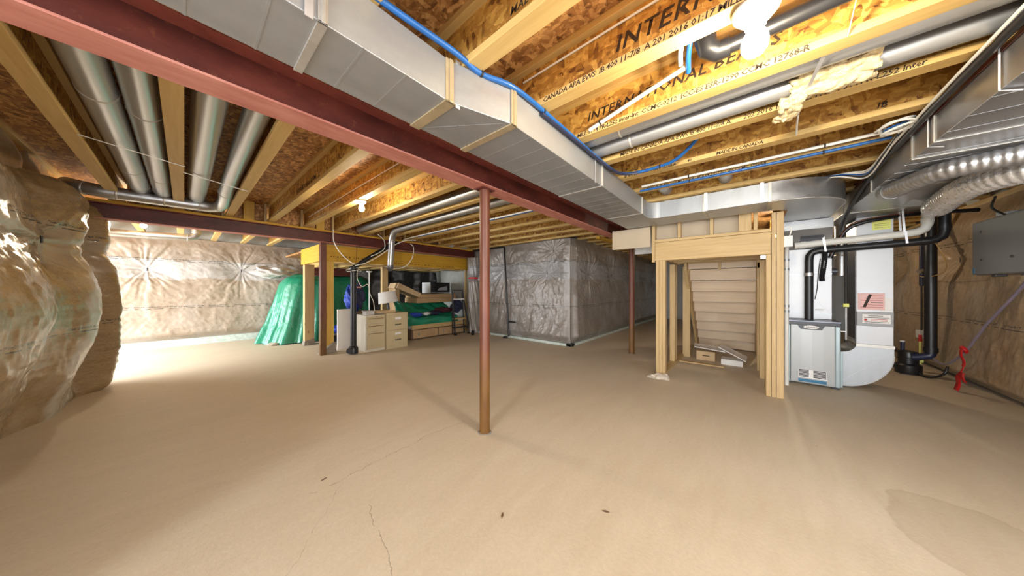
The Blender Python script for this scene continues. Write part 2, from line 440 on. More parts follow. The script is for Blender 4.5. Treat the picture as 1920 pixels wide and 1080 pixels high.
# ---- pillowy film-wrapped insulation
def waves(x, y, seed, f0, f1, n=22):
    rs = np.random.RandomState(seed); out = np.zeros_like(x)
    for i in range(n):
        f = f0 * (f1 / f0) ** (i / (n - 1)); a = rs.uniform(0, 2 * PI); p = rs.uniform(0, 2 * PI)
        out += np.sin((x * math.cos(a) + y * math.sin(a)) * f * 2 * PI + p) * (f0 / f) ** .8
    return out / 3.0

def pleats(S, H, pins, amp, reach, seed):
    out = np.zeros_like(S)
    for i, (ps, pz, *q) in enumerate(pins):
        rs = np.random.RandomState(seed * 31 + i); k = q[0] if q else 1.0
        ds = S - ps; dz = H - pz; r = np.sqrt(ds*ds + dz*dz) + 1e-5; th = np.arctan2(dz, ds)
        w = np.zeros_like(S); thw = th + .10 * waves(S, H, seed + 5 + i, 1.5, 6, 8)
        for n_ in (9, 14, 21, 31):
            w += (np.abs(np.sin(thw * n_ / 2 + rs.uniform(0, 6.28))) - .6) * (12.0 / n_) ** .5
        gate = .35 + .65 * np.clip(.5 + np.sin(th * 2 + rs.uniform(0, 6.28)) * .5 + .35 * np.sin(th * 5 + rs.uniform(0, 6.28)), 0, 1)
        out += k * amp * w * gate * (1 - np.exp(-(r / .07) ** 1.3)) * np.exp(-(r / reach) ** 1.2)
    return out

def grid_mesh(name, P3, S, H, mat, parent):
    ns, nz = S.shape
    idx = np.arange(ns * nz).reshape(ns, nz)
    f = np.stack([idx[:-1, :-1], idx[1:, :-1], idx[1:, 1:], idx[:-1, 1:]], -1).reshape(-1, 4)
    me = bpy.data.meshes.new(name); me.from_pydata(P3.reshape(-1, 3).tolist(), [], f.tolist()); me.update()
    uvl = me.uv_layers.new(name='UVMap'); li = np.empty(len(me.loops), np.int32); me.loops.foreach_get('vertex_index', li)
    uv = np.stack([S.reshape(-1)[li], H.reshape(-1)[li]], -1).astype(np.float32)
    uvl.data.foreach_set('uv', uv.reshape(-1))
    me.shade_smooth()
    return link(name, me, mat, parent)

def sm(x, a, b):
    t_ = np.clip((x - a) / (b - a), 0, 1); return t_ * t_ * (3 - 2 * t_)

def blanket(parent, org, du, dn, width, z0, z1, pins, amp, mat, seed, res=.02, pl=.010, reach=.30, ends=(1, 1), fold=0.0, off=0.0):
    du = np.array(du, float); dn = np.array(dn, float); org = np.array(org, float)
    S, H = np.meshgrid(np.arange(0, width + res / 2, res), np.linspace(z0, z1, int((z1 - z0) / res) + 1), indexing='ij')
    pil = np.ones_like(S)
    for (ps, pz, *q) in pins:
        k = q[0] if q else 1.0
        pil *= 1 - min(1, k) * np.exp(-(((S - ps) / .36) ** 2 + ((H - pz) / .24) ** 2))
    edge = sm(H, z0, z0 + .16) * (1 - .55 * sm(H, z1 - .22, z1))
    if ends[0]: edge = edge * (.06 + .94 * sm(S, 0, .14))
    if ends[1]: edge = edge * (.06 + .94 * sm(width - S, 0, .14))
    n = amp * edge * (pil * (.8 + .35 * waves(S, H * .7, seed, .25, .8, 7)) )
    n += edge * pleats(S, H, pins, pl, reach, seed)
    n += edge * (.0035 * waves(S, H, seed + 1, 2.5, 14) + .014 * waves(S, H, seed + 3, .6, 2.2, 8) + .004 * np.abs(waves(S * 1.6 + H, H * .8 - S * .5, seed + 6, 2.5, 14)))
    if fold: n += fold * edge * np.abs(np.sin(S * 9 + 1.5 * waves(S, H, seed + 2, .6, 2, 6) + H * 5)) * sm(.95 - H, 0, .5)
    n += off
    P3 = org + S[..., None] * du + n[..., None] * dn + H[..., None] * np.array((0, 0, 1.0))
    if np.dot(np.cross(du, (0, 0, 1)), dn) < 0:
        P3 = P3[::-1]; S = S[::-1]; H = H[::-1]
    b = grid_mesh('insulation_blanket', P3, S, H, mat, parent)
    for (ps, pz, *q) in pins:
        p = org + ps * du + dn * (off + .012) + np.array((0, 0, pz))
        MB().tube([p - np.array((0, 0, .035)), p + np.array((0, 0, .035))], .008, 8).build('insulation_pin', 'black_pin', b)
    return b

w_r = MB().box(2.2, 13.0, -2.52, -2.30, 0, Z_D).build('wall_right', 'concrete_wall')
struct(w_r, 'foundation wall beside the furnace under brown film-wrapped insulation', 'wall')
blanket(w_r, (2.6, -2.235, 0), (1, 0, 0), (0, 1, 0), 9.0, .04, 2.30,
        [(2.55, 1.66), (4.35, 1.66, .9), (5.75, 1.66, .8), (7.2, 1.66), (1.2, 1.66)], .20, 'wrap_right', 3, .018, .024, .45)
MB().box(2.6, 11.6, -2.3, -2.19, 2.30, Z_J).build('wall_plate', 'lumber_x', w_r)

w_b = MB().box(-3.2, 5.6, 9.55, 9.8, 0, Z_D).build('wall_back', 'concrete_wall')
struct(w_b, 'rear foundation wall under pale brown film-wrapped insulation', 'wall')
blanket(w_b, (-2.4, 9.52, 0), (1, 0, 0), (0, -1, 0), 6.6, .14, 2.36,
        [(1.9, 1.66), (3.31, 1.69), (4.72, 1.68), (.5, 1.67)], .10, 'wrap_back', 11, .016, .022, .55)
MB().box(-3.2, 5.6, 9.44, 9.55, 0, .15).build('wall_footing', 'concrete_base', w_b, bevel=.004)

w_m = MB().box(5.56, 5.8, 3.05, 9.6, 0, Z_D).build('wall_middle', 'concrete_wall')
struct(w_m, 'jutting foundation wall face under silvery film-wrapped insulation, black drain pipe in front', 'wall')
blanket(w_m, (5.46, 2.97, 0), (0, 1, 0), (-1, 0, 0), 3.1, .06, 2.36,
        [(.42, 2.11, .8), (.60, 1.62), (1.92, 1.76), (2.75, 1.7, .7)], .085, 'wrap_silver', 21, .011, .036, .45, fold=.02)
MB().box(5.40, 5.56, 2.92, 6.2, 0, .055).build('wall_footing', 'concrete_base', w_m, bevel=.004)
w_f = MB().box(5.56, 13.2, 3.05, 3.3, 0, Z_D).build('wall_far', 'concrete_wall')
struct(w_f, 'long foundation wall under grey film-wrapped insulation receding behind the stairs', 'wall')
blanket(w_f, (5.46, 2.97, 0), (1, 0, 0), (0, -1, 0), 7.4, .06, 2.36,
        [(.87, 1.60), (2.34, 1.63), (3.75, 1.63), (5.1, 1.63), (6.5, 1.63)], .11, 'wrap_silver', 33, .014, .036, .45)
MB().box(5.40, 13.0, 2.92, 3.05, 0, .055).build('wall_footing', 'concrete_base', w_f, bevel=.004)
w_e = MB().box(13.0, 13.2, -2.5, 3.1, 0, Z_D).build('wall_end', 'drywall_white')
struct(w_e, 'pale wall closing the far end of the basement', 'wall')
d = MB().box(12.93, 12.98, 2.05, 2.85, .02, 2.03).build('door_1', 'drywall_white', bevel=.004)
struct(d, 'plain pale door at the far end past the stairs', 'door')
MB().tube([(12.93, 2.12, 1.0), (12.88, 2.12, 1.0)], [.012, .028], 10).build('door_knob', 'zinc_box', d)

# ---- left wall: two great bulges, wrapping round the wall end
w_l = MB().box(-1.40, -1.14, 1.7, 6.15, 0, Z_D).build('wall_left', 'concrete_wall')
struct(w_l, 'left foundation wall bulging with brown insulation under loose clear film', 'wall')
def left_blanket():
    res = .014
    Ls = 4.45; rad = .28; arcl = rad * PI / 2; tail = 1.4
    S1 = np.arange(0, Ls + arcl + tail, res); Hh = np.linspace(.0, 2.345, 168)
    S, H = np.meshgrid(S1, Hh, indexing='ij')
    px = np.where(S < Ls, -.83, np.where(S < Ls + arcl, -.83 - rad + rad * np.cos((S - Ls) / rad), -.83 - rad - (S - Ls - arcl)))
    py = np.where(S < Ls, 1.75 + S, np.where(S < Ls + arcl, 1.75 + Ls + rad * np.sin((S - Ls) / rad), 1.75 + Ls + rad))
    a = np.clip((S - Ls) / rad, 0, PI / 2); nx = np.cos(a); ny = np.sin(a)
    Vv = 1.75 + S                                      # along-wall position
    prof1 = np.interp(H, [0, .03, .10, .2, .4, .7, 1.0, 1.25, 1.45, 1.6, 1.72, 1.85, 2.05, 2.2, 2.30, 2.345],
                         [-.03, -.03, -.02, .02, .10, .19, .245, .24, .185, .13, .115, .145, .165, .15, .09, .02])
    prof2 = np.interp(H, [0, .03, .10, .3, .7, 1.0, 1.3, 1.5, 1.7, 1.85, 2.1, 2.25, 2.345],
                         [.16, .18, .215, .26, .29, .295, .29, .26, .20, .24, .21, .13, .0])
    b1 = prof1 * ((.50 - .42 * sm(Vv, 5.35, 5.75)) * (prof1 > 0) + .52 * np.exp(-((Vv - 5.3) / .36) ** 2) + .40 * np.exp(-((Vv - 4.1) / .40) ** 2))
    crease = np.exp(-((Vv - 5.90 - .03 * np.sin(H * 5)) / .08) ** 2)
    mixw = sm(Vv, 5.93, 6.17)
    n = b1 * (1 - mixw) + prof2 * mixw - .08 * crease * sm(H, .0, .4)
    n -= sm(5.28 - Vv, 0, .52) * (.05 + .13 * np.abs(H - 1.1) / 1.1)
    pins = [(4.67 - 1.75, 1.69, 2.0), (5.92 - 1.75, 1.78, .8), (3.3 - 1.75, 1.69)]
    for (ps, pz, *q) in pins:
        n -= min(1., q[0] if q else 1.) * np.minimum(n, .13) * np.exp(-(((S - ps) / .26) ** 2 + ((H - pz) / .20) ** 2))
    e = sm(H, 0, .06)
    n += e * pleats(S, H, pins, .022, .50, 77)
    n += e * .006 * waves(S, H, 5, 1.8, 10) + .004 * e * np.abs(waves(S * .35, H * 2.2, 8, 2.0, 9))
    n += e * .0045 * np.abs(waves(S * 1.8 + H * .9, H * .6 - S * .3, 12, 3, 16))
    # long diagonal sags in the film towards the floor, fine ribs by the wall end
    n += .014 * sm(1.0 - H, 0, .5) * np.abs(np.sin((Vv * 6.0 + H * 5.5) + 1.2 * waves(S, H, 9, .5, 2, 6)))
    n += .0035 * sm(Vv, 6.05, 6.2) * sm(1.25 - H, 0, .4) * np.sin((Vv * 20 + H * 70) + waves(S, H, 4, .5, 2, 6)) * sm(H, .1, .3)
    P3 = np.stack([px + nx * n, py + ny * n, H + .012 * waves(S, H * 0, 3, .4, 2, 6) * sm(H, 2.2, 2.345)], -1)
    P3 = P3[::-1]; S = S[::-1] ; H = H[::-1]
    b = grid_mesh('insulation_blanket', P3, S, H, 'wrap_left', w_l)
    for (ps, pz, *q) in pins[:2]:
        p = Vector((-.80, 1.75 + ps, pz))
        MB().tube([p - Vector((0, 0, .03)), p + Vector((0, 0, .03))], .007, 8).build('insulation_pin', 'black_pin', b)
left_blanket()
# film carried up into the joist space behind the lip
S, H = np.meshgrid(np.arange(0, 4.5, .03), np.linspace(2.22, 2.64, 15), indexing='ij')
n = .05 * waves(S, H, 41, .5, 3) + pleats(S, H, [(2.7, 2.5), (3.6, 2.45), (1.6, 2.5)], .014, .3, 40)
P3 = np.stack([-.97 + n - .12 * (H - 2.22), 1.75 + S, H], -1)
grid_mesh('rim_film', P3[::-1], S[::-1], H[::-1], 'wrap_left', w_l)
MB().box(-3.2, -1.15, 6.0, 6.15, 0, Z_D).build('return_wall', 'concrete_wall', w_l)
# ================================================================== STEEL, POSTS
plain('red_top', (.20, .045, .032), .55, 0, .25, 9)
def steel_beam(label, x0, x1, yc, zb, bf=.165, depth=.205, plate=None, tf=.011, split=False):
    r = thing('steel_beam', label, 'beam', (x0, yc, zb))
    MB().box(x0, x1, yc - .004, yc + .004, zb + tf, zb + depth - tf).build('web', 'red_steel', r)
    MB().box(x0, x1, yc - bf/2, yc + bf/2, zb, zb + tf).build('bottom_flange', 'red_flange', r, bevel=.002)
    MB().box(x0, x1, yc - bf/2, yc + bf/2, zb + depth - tf, zb + depth).build('top_flange', 'red_top', r, bevel=.002)
    if plate:
        MB().box(x0, x1, yc - plate/2, yc + plate/2, zb + depth + .0005, Z_J - .0005).build('nailing_plate', 'lvl_x', r, bevel=.002)
    return r
B1 = steel_beam('long red steel I-beam running over the round post in the foreground', -1.6, 5.80, 1.775, 2.14)
# low lumber packing between beam and joists
MB().box(-1.6, 5.80, 1.70, 1.85, 2.3455, Z_J - .0005).build('nailing_plate', 'lumber_x', B1)
for x in (4.55,):
    MB().tube([(x, 1.69, 2.10), (x - .004, 1.686, 2.20)], .004, 6).build('wire_hook', 'strap_metal', B1)
B2 = steel_beam('red steel I-beam under a yellow plate towards the back, posts below', -.95, 5.52, 6.14, 2.128, .15, .20, .16)

def round_post(label, x, y, r, top, plate=True):
    p = thing('steel_post', label, 'post', (x, y, 0), None)
    MB().tube([(x, y, 0), (x, y, top - .012)], r, 28).build('shaft', 'rust_post', p, True)
    MB().box(x - .075, x + .075, y - .055, y + .055, top - .012, top).build('cap_plate', 'red_steel', p, bevel=.002)
    MB().lathe([(r + .016, 0), (r + .012, .004), (r + .002, .007)], (x, y, 0), n=28).build('grout_ring', 'grout', p, True)
    return p
round_post('rusty round steel post in the centre foreground carrying the long beam', 1.718, 1.777, .0455, 2.14)
round_post('thinner red steel post beside the wrapped wall corner, left of stairs', 5.62, 1.735, .05, 2.14)
p = thing('steel_post', 'square brown steel post under the rear beam beside a yellow stud', 'post', (1.70, 6.16, 0))
MB().box(1.650, 1.752, 6.11, 6.205, 0, 2.127).build('shaft', 'rust_post', p, bevel=.006)
MB().hexa([(1.65,6.20,0),(1.955,6.20,0),(1.955,6.36,0),(1.65,6.36,0),(1.76,6.26,.10),(1.94,6.27,.21),(1.94,6.33,.21),(1.76,6.33,.12)]).build('grout_footing', 'grout', p, bevel=.012)
# stub of a red post up behind the left film
p = MB().box(-1.30, -1.16, 5.25, 5.40, 2.2, 2.66).build('steel_post', 'red_steel', bevel=.004)
tag(p, 'dark red steel stub up among the joists over the left bulge', 'post')

# ---- laminated beams and studs of the lowered floor at the back
o = MB().box(1.80, 5.47, 6.29, 6.335, 1.795, 2.125).build('laminated_beam', 'lvl_x', bevel=.003)
tag(o, 'long yellow laminated beam under the rear steel beam with faint print', 'beam')
def ink_row(parent, x0, x1, y, z, hgt, seed):
    rr_ = random.Random(seed); m = MB(); x = x0
    while x < x1:
        w_ = rr_.uniform(.008, .03)
        if rr_.random() < .7:
            zz = z + rr_.uniform(-.004, .004); m.box(x, x + w_, y - .0012, y - .0002, zz, zz + hgt * rr_.uniform(.4, 1))
        x += w_ + rr_.uniform(.006, .03)
    return m.build('faint_print', 'ink', parent)
ink_row(o, 1.84, 2.55, 6.29, 1.885, .03, 1); ink_row(o, 3.1, 4.9, 6.29, 1.84, .028, 2)
o = MB().box(1.70, 1.745, 6.215, 7.66, 1.79, 2.125).build('laminated_beam', 'lvl_y', bevel=.003)
tag(o, 'short yellow laminated beam end left of the square steel post', 'beam')
def wood_post(label, x0, x1, y0, y1, top, mat='lumber_z', foot=True):
    p = thing('wooden_post', label, 'post', ((x0+x1)/2, (y0+y1)/2, 0))
    n = max(1, round((y1 - y0) / .07))
    for i in range(n):
        a = y0 + (y1-y0) * i / n; MB().box(x0, x1, a, a + (y1-y0)/n - .002, 0, top).build('stud', mat, p, bevel=.003)
    if foot: MB().hexa([(x0-.02,y0-.02,0),(x1+.02,y0-.02,0),(x1+.02,y1+.02,0),(x0-.02,y1+.02,0),(x0-.004,y0-.004,.10),(x1+.004,y0-.004,.15),(x1+.004,y1+.004,.15),(x0-.004,y1+.004,.1)]).build('grout_footing', 'grout', p, bevel=.01)
    return p
wood_post('yellow wooden post right beside the square steel post', 1.80, 1.93, 6.29, 6.335, 1.794, 'lvl_z', False)
wood_post('doubled wooden post at the left end of the lowered frame, before the tarp', 1.72, 1.90, 7.45, 7.60, 1.788)
wood_post('pale stud standing behind the filing cabinets below the yellow beam', 3.10, 3.24, 6.75, 6.84, 1.78, 'lumber_z', False)
wood_post('slim pale stud at the right end of the yellow beam by the ladder', 5.30, 5.38, 6.30, 6.34, 1.794, 'lumber_z', False)
# lowered floor over the storage bay
f = thing('lowered_floor', 'low joisted floor over the dark storage bay behind the yellow beam', 'floor framing', (3.5, 7.9, 1.78))
MB().box(1.75, 5.5, 6.34, 9.4, 2.08, 2.12).build('deck', 'osb_deck', f)
for k in range(8):
    x = 2.2 + k * .42
    MB().box(x, x + .04, 6.34, 9.4, 1.80, 2.08).build('joist', 'flange_wood', f)
MB().box(1.95, 5.3, 6.36, 6.62, 1.765, 1.785).build('strip', 'lumber_x', f)
MB().box(1.95, 3.1, 8.2, 8.32, 1.58, 1.78).build('red_channel', 'red_steel', f)
# ================================================================== DUCTWORK
plain('furnace_grey', (.42, .43, .43), .38, .25, .03, 3)
plain('furnace_trim', (.36, .44, .46), .35, .3, .05, 3)
plain('furnace_band', (.03, .032, .04), .35, 0, .05, 3)
plain('white_metal', (.58, .59, .61), .40, .2, .03, 4)
plain('white_paint', (.70, .70, .69), .5, 0, .03, 4)
plain('label_blue', (.02, .16, .30), .4, 0, .1, 30)
plain('label_yellow', (.78, .80, .22), .6, 0, .04, 10)
plain('label_pink', (.80, .52, .50), .7, 0, .06, 30)
plain('label_white', (.82, .80, .78), .6, 0, .03, 30)
plain('red_ink', (.45, .04, .03), .6)
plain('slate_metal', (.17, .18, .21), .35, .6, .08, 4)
plain('hose_purple', (.24, .20, .26), .4, 0, .08, 10)
plain('grey_box', (.20, .195, .19), .38, .5, .06, 3)

Z0D, Z1D = 2.155, 2.352
def duct_x(root, secs, name='duct_section', mat='galv'):
    """straight duct pieces along X: (x0,x1, ya0,yb0, ya1,yb1)"""
    for (x0, x1, a0, b0, a1, b1) in secs:
        MB().hexa([(x0,a0,Z0D),(x1,a1,Z0D),(x1,b1,Z0D),(x0,b0,Z0D),(x0,a0,Z1D),(x1,a1,Z1D),(x1,b1,Z1D),(x0,b0,Z1D)]).build(name, mat, root, bevel=.003)
def cleat_x(root, x, a, b, w=.028, t=.006, mat='cleat'):
    m = MB(); m.box(x - w/2, x + w/2, a - t, b + t, Z0D - t, Z0D + .0005); m.box(x - w/2, x + w/2, a - t, a + .0005, Z0D - t, Z1D)
    m.box(x - w*.18, x + w*.18, a - t*2.2, a - t*.9, Z0D - t, Z1D)
    m.build('drive_cleat', mat, root, bevel=.0015)
def rib_x(root, x, a, b):
    m = MB(); m.box(x - .004, x + .004, a - .0015, b, Z0D - .0009, Z0D + .001); m.build('stiffening_bead', 'galv', root)

main = thing('trunk_duct', 'big galvanized supply trunk hung beside the long red beam', 'duct', (1.5, 1.2, Z0D))
A1, A2, BB = 1.085, .975, 1.395
duct_x(main, [(-1.5, .30, A1, BB, A1, BB), (.30, .82, A1, BB, A1, BB), (.82, 1.15, A1, BB, A2, BB), (1.15, 2.35, A2, BB, A2, BB), (2.35, 3.52, A2, BB, A2, BB), (3.52, 4.32, A2, BB, A2, BB)])
for x, a, w_, m_ in ((.30, A1, .03, 'cleat'), (.82, A1, .055, 'cleat_wood_sheen'), (1.16, A2, .045, 'cleat_wood_sheen'), (2.35, A2, .028, 'cleat'), (3.52, A2, .028, 'cleat')): cleat_x(main, x, a, BB, w_, .006, m_)
for i in range(4): rib_x(main, .0 + i * .17 + (.09 if i > 1 else 0), A1, BB)
for i in range(14):
    x = 1.32 + i * .155
    if min(abs(x - 2.35), abs(x - 3.52)) > .05: rib_x(main, x, A2, BB)
# crossed crease on the transition piece
m = MB(); m.bar((.86, 1.37, Z0D - .0002), (1.12, 1.0, Z0D - .0002), .006, .001); m.bar((.86, 1.10, Z0D - .0002), (1.12, 1.37, Z0D - .0002), .006, .001)
m.build('cross_break', 'galv', main)
for x in (.26, .86, 2.2):
    MB().box(x - .012, x + .012, (A1 if x < 1 else A2) - .0085, (A1 if x < 1 else A2) - .0065, Z0D - .015, Z1D + .02).build('hanger_strap', 'strap_metal', main)

# cross trunk with the rounded heel, turning to the furnace plenum
ct = thing('cross_duct', 'galvanized trunk with rounded end crossing above the stair header', 'duct', (4.1, .2, Z0D))
XF, XB = 3.88, 4.33
MB().box(XF, XB, -.16, .972, Z0D, Z1D).build('duct_section', 'galv_light', ct, bevel=.003)
# inside corner radius to the main trunk
pts = [(XF, .975, Z0D)] + [(XF - .12 * (1 - math.sin(a)), .975 - .12 * (1 - math.cos(a)), Z0D) for a in [k * PI / 2 / 8 for k in range(9)]]
MB().prism([(p[0], p[1], Z0D + .001) for p in pts], (0, 0, Z1D - Z0D - .002)).build('corner_throat', 'galv_light', ct, True)
heel = [(XF, -.16), ] + [(XF + .60 * (1 - math.cos(a)), -.16 - .60 * math.sin(a)) for a in [k * PI / 2 / 16 for k in range(1, 17)]] + [(5.30, -.76), (5.30, -.33), (XB + .12, -.33), (XB, -.16)]
MB().prism([(x, y, Z0D) for x, y in reversed(heel)][::-1], (0, 0, Z1D - Z0D)).build('rounded_heel', 'galv_return', ct, True, angle=30)
m = MB(); rim = [(XF + .60 * (1 - math.cos(a)) , -.16 - .60 * math.sin(a), Z0D) for a in [k * PI / 2 / 16 for k in range(0, 17)]] + [(5.3, -.76, Z0D)]
m.tube(rim, .006, 8); m.build('rolled_seam', 'cleat', ct, True)
for y in (-.16, .40):
    m = MB(); m.box(XF - .006, XF, y - .014, y + .014, Z0D - .005, Z1D); m.box(XF - .006, XB, y - .014, y + .014, Z0D - .006, Z0D); m.build('drive_cleat', 'cleat', ct, bevel=.0015)
for y in (.70, .52, .28, .12, -.02):
    MB().box(XF - .0016, XF + .002, y - .004, y + .004, Z0D, Z1D).build('stiffening_bead', 'galv_light', ct)
for y in (-.10, .38):
    MB().box(XF - .0085, XF - .0065, y - .016, y + .016, Z0D - .002, Z_J + .05).build('hanger_strap', 'strap_metal', ct)
for y in (.78, .20):
    b = MB().tube([(3.95, y, Z1D - .001), (3.95, y, Z1D + .09), (3.86, y, Z1D + .13), (3.55, y, Z1D + .13)], .065, 16).build('takeoff_boot', 'galv_light', ct, True)
    MB().tube([(3.70, y, Z1D + .13), (3.72, y, Z1D + .13)], .069, 16).build('collar_band', 'cleat', b, True)
# bent sheet edges above
MB().hexa([(3.96,.60,Z1D+.0005),(4.0,.60,Z1D+.0005),(4.0,.72,Z1D+.0005),(3.96,.72,Z1D+.0005),(3.86,.52,Z1D+.09),(3.87,.52,Z1D+.09),(3.87,.62,Z1D+.10),(3.86,.62,Z1D+.10)]).build('bent_tab', 'galv_light', ct)

ret = thing('return_duct', 'wide shiny return duct overhead at the right with hanger nails', 'duct', (3.5, -1.2, Z0D))
RA, RB = -.855, -1.50
for x0, x1 in ((-1.2, 1.9), (1.9, 2.95), (2.95, 4.1), (4.1, 5.1), (5.1, 6.05)):
    MB().box(x0, x1, RB, RA, Z0D, Z1D - .01).build('duct_section', 'galv_return', ret, bevel=.003)
for x in (1.9, 2.95, 3.25, 4.1, 5.1):
    m = MB(); m.box(x - .011, x + .011, RA, RA + .006, Z0D - .005, Z1D - .01); m.box(x - .011, x + .011, RB, RA + .006, Z0D - .006, Z0D); m.build('drive_cleat', 'cleat', ret, bevel=.0015)
for i in range(13):
    x = 2.05 + i * .19
    if min(abs(x - q) for q in (2.95, 3.25, 4.1, 5.1)) > .05: MB().box(x - .004, x + .004, RB, RA, Z0D - .0010, Z0D + .001).build('stiffening_bead', 'galv_return', ret)
for x in (2.35, 3.0):
    MB().tube([(x, RA + .008, Z1D), (x, RA + .008, Z0D - .008), (x + .04, RA - .06, Z0D - .012)], .004, 6).build('hanger_nail', 'strap_metal', ret)

# ---- round pipes
def pipe(label, pts, r, joints=(), mat='galv_y', group=None, n=20, name='round_duct'):
    P = [Vector(p) for p in pts]
    rt = thing(name, label, 'duct', tuple(P[0]), group)
    MB().tube(P, r, n).build('pipe', mat, rt, True, angle=60)
    for p, d in joints:
        p = Vector(p); d = Vector(d).normalized()
        MB().tube([p - d * .009, p - d * .004, p + d * .004, p + d * .009], [r + .0005, r + .004, r + .004, r + .0005], n).build('crimp_ring', 'cleat', rt, True)
    return rt
make_galv('galv_pipe', (.42, .43, .44), .4, .7, (30, 1, 30), .08)
ZP = 2.455; Y_ = (0, 1, 0); X_ = (1, 0, 0)
pipe('outermost left silver duct of the pair between the first joists', [(-.335, 1.9, ZP), (-.335, 5.95, ZP)], .078, [((-.335, 2.95, ZP), Y_), ((-.335, 4.6, ZP), Y_), ((-.335, 5.3, ZP), Y_)])
pipe('silver duct left of the pale joist, inner one of the pair', [(-.168, 1.9, ZP), (-.168, 5.98, ZP)], .078, [((-.168, 3.05, ZP), Y_), ((-.168, 4.75, ZP), Y_), ((-.168, 5.4, ZP), Y_)])
pipe('silver duct just right of the pale joist on the left', [(.105, 1.9, ZP), (.105, 6.05, ZP)], .082, [((.105, 4.1, ZP), Y_), ((.105, 5.5, ZP), Y_)])
el = [(.315, 1.9, ZP), (.33, 4.6, ZP), (.345, 5.20, ZP - .02)] 
path = el + [Vector((.335, 5.34, ZP - .06)), Vector((.30, 5.44, ZP - .09)), Vector((.22, 5.49, ZP - .10)), Vector((.10, 5.50, ZP - .10)), Vector((-.56, 5.50, 2.350)), Vector((-.68, 5.52, 2.36)), Vector((-.76, 5.58, 2.38)), Vector((-.82, 5.68, 2.41)), Vector((-.86, 5.9, 2.46))]
rd = pipe('silver duct bending left with an elbow to run across over the rear beam', path, .070, [((.333, 4.9, ZP-.01), Y_), ((.305, 5.43, ZP-.088), (-.5, .5, 0)), ((.13, 5.495, ZP - .1), X_), ((-.16, 5.5, 2.352), X_), ((-.5, 5.50, 2.35), X_), ((-.70, 5.53, 2.363), (-.8, .4, .1))])
pipe('bright duct elbow seen beyond the rear beam above the pale wall', [(-1.2, 7.5, 2.12), (-.4, 7.5, 2.135), (.05, 7.5, 2.155), (.11, 7.5, 2.18), (.14, 7.5, 2.23), (.145, 7.5, 2.66)], .058, [((.04, 7.5, 2.153), X_), ((.143, 7.5, 2.25), (0, 0, 1))])
pipe('upper silver duct of the pair running between joists at top right', [(2.065, -2.1, 2.437), (2.065, 1.55, 2.437)], .060, [((2.065, .72, 2.437), Y_)], 'galv_pipe')
pipe('lower silver duct of the pair at top right with torn yellow wool', [(2.25, -2.1, 2.425), (2.25, 1.55, 2.425)], .058, [((2.25, .70, 2.425), Y_)], 'galv_pipe')
pipe('silver duct just left of the round post near the bulb, between joists', [(2.26, 1.75, 2.43), (2.26, 5.9, 2.43)], .066, [((2.26, 3.9, 2.43), Y_), ((2.26, 4.4, 2.43), Y_)])
dn = thing('round_duct', 'silver duct ending in a downward elbow before the yellow beam', 'duct', (2.68, 5.5, 1.66))
MB().tube([(2.68, 1.75, 2.41), (2.68, 5.15, 2.41), (2.69, 5.32, 2.395), (2.705, 5.44, 2.33), (2.715, 5.50, 2.24), (2.72, 5.51, 2.15), (2.70, 5.52, 1.80), (2.695, 5.52, 1.70)], .06, 20).build('pipe', 'galv_y', dn, True, angle=60)
MB().tube([(2.695, 5.52, 1.73), (2.695, 5.52, 1.68), (2.67, 5.50, 1.64)], [.063, .064, .05], 20).build('end_cap', 'slate_metal', dn, True)
for z in (2.16, 1.84): MB().tube([(2.71, 5.515, z), (2.71, 5.515, z + .015)], .064, 20).build('crimp_ring', 'cleat', dn, True)

# ---- furnace
FX, FY0, FY1 = 5.25, -.86, -.37
fu = thing('furnace', 'grey gas furnace with black top band and louvred front behind the studs', 'furnace', (5.6, -.61, 0))
MB().box(FX + .02, 5.97, FY0, FY1, .025, .83).build('cabinet', 'furnace_grey', fu, bevel=.006)
# slightly bowed front panel
P_ = [(FX + .02, FY0 + .05), (FX + .02, FY1 - .05)] + [(FX - .012 - .012 * math.cos(q * PI / 2), (FY0 + FY1)/2 + q * -.195) for q in (-1, -.5, 0, .5, 1)]
fp = MB().prism([(x, y, .045) for x, y in P_], (0, 0, .755)).build('front_panel', 'furnace_grey', fu, bevel=.004)
for y in (FY0 + .001, FY1 - .049):
    MB().box(FX - .008, FX + .03, y, y + .048, .03, .79).build('corner_trim', 'furnace_trim', fu, bevel=.01)
band = MB().box(FX - .03, FX + .05, FY0, FY1, .79, .835).build('top_band', 'furnace_band', fu, bevel=.006)
MB().prism([(FX - .029, -.48, .795), (FX - .029, -.73, .795), (FX - .029, -.70, .735), (FX - .029, -.51, .735)], (.02, 0, 0)).build('badge_plate', 'furnace_band', fu)
bd = MB().lathe([(.062, 0), (.06, .004)], (FX - .0335, -.605, .765), (1, 0, 0), 24)
bd.v = [(x, -.605 + (y + .605) * 1.12, .765 + (z - .765) * .36) for x, y, z in bd.v]
bd.build('badge', 'label_white', fu, True)
text('badge_lettering', 'LENNOX', .026, (FX - .0345, -.555, .756), (0, -1, 0), (0, 0, 1), 'furnace_band', fu, .2, 1.0)
MB().box(FX - .03, 5.97, FY0, FY1, .83, .85).build('top_plate', 'slate_metal', fu, bevel=.003)
g = MB().box(FX - .027, FX - .022, -.74, -.49, .105, .215).build('louvre_grille', 'label_white', fu)
for i in range(6):
    z = .118 + i * .0165
    MB().box(FX - .030, FX - .026, -.735, -.625, z, z + .0105).build('slat', 'furnace_band', g)
    MB().box(FX - .030, FX - .026, -.585, -.495, z, z + .0105).build('slat', 'furnace_band', g)
MB().box(FX - .028, FX - .022, -.74, -.49, .055, .09).build('blue_label', 'label_blue', fu)
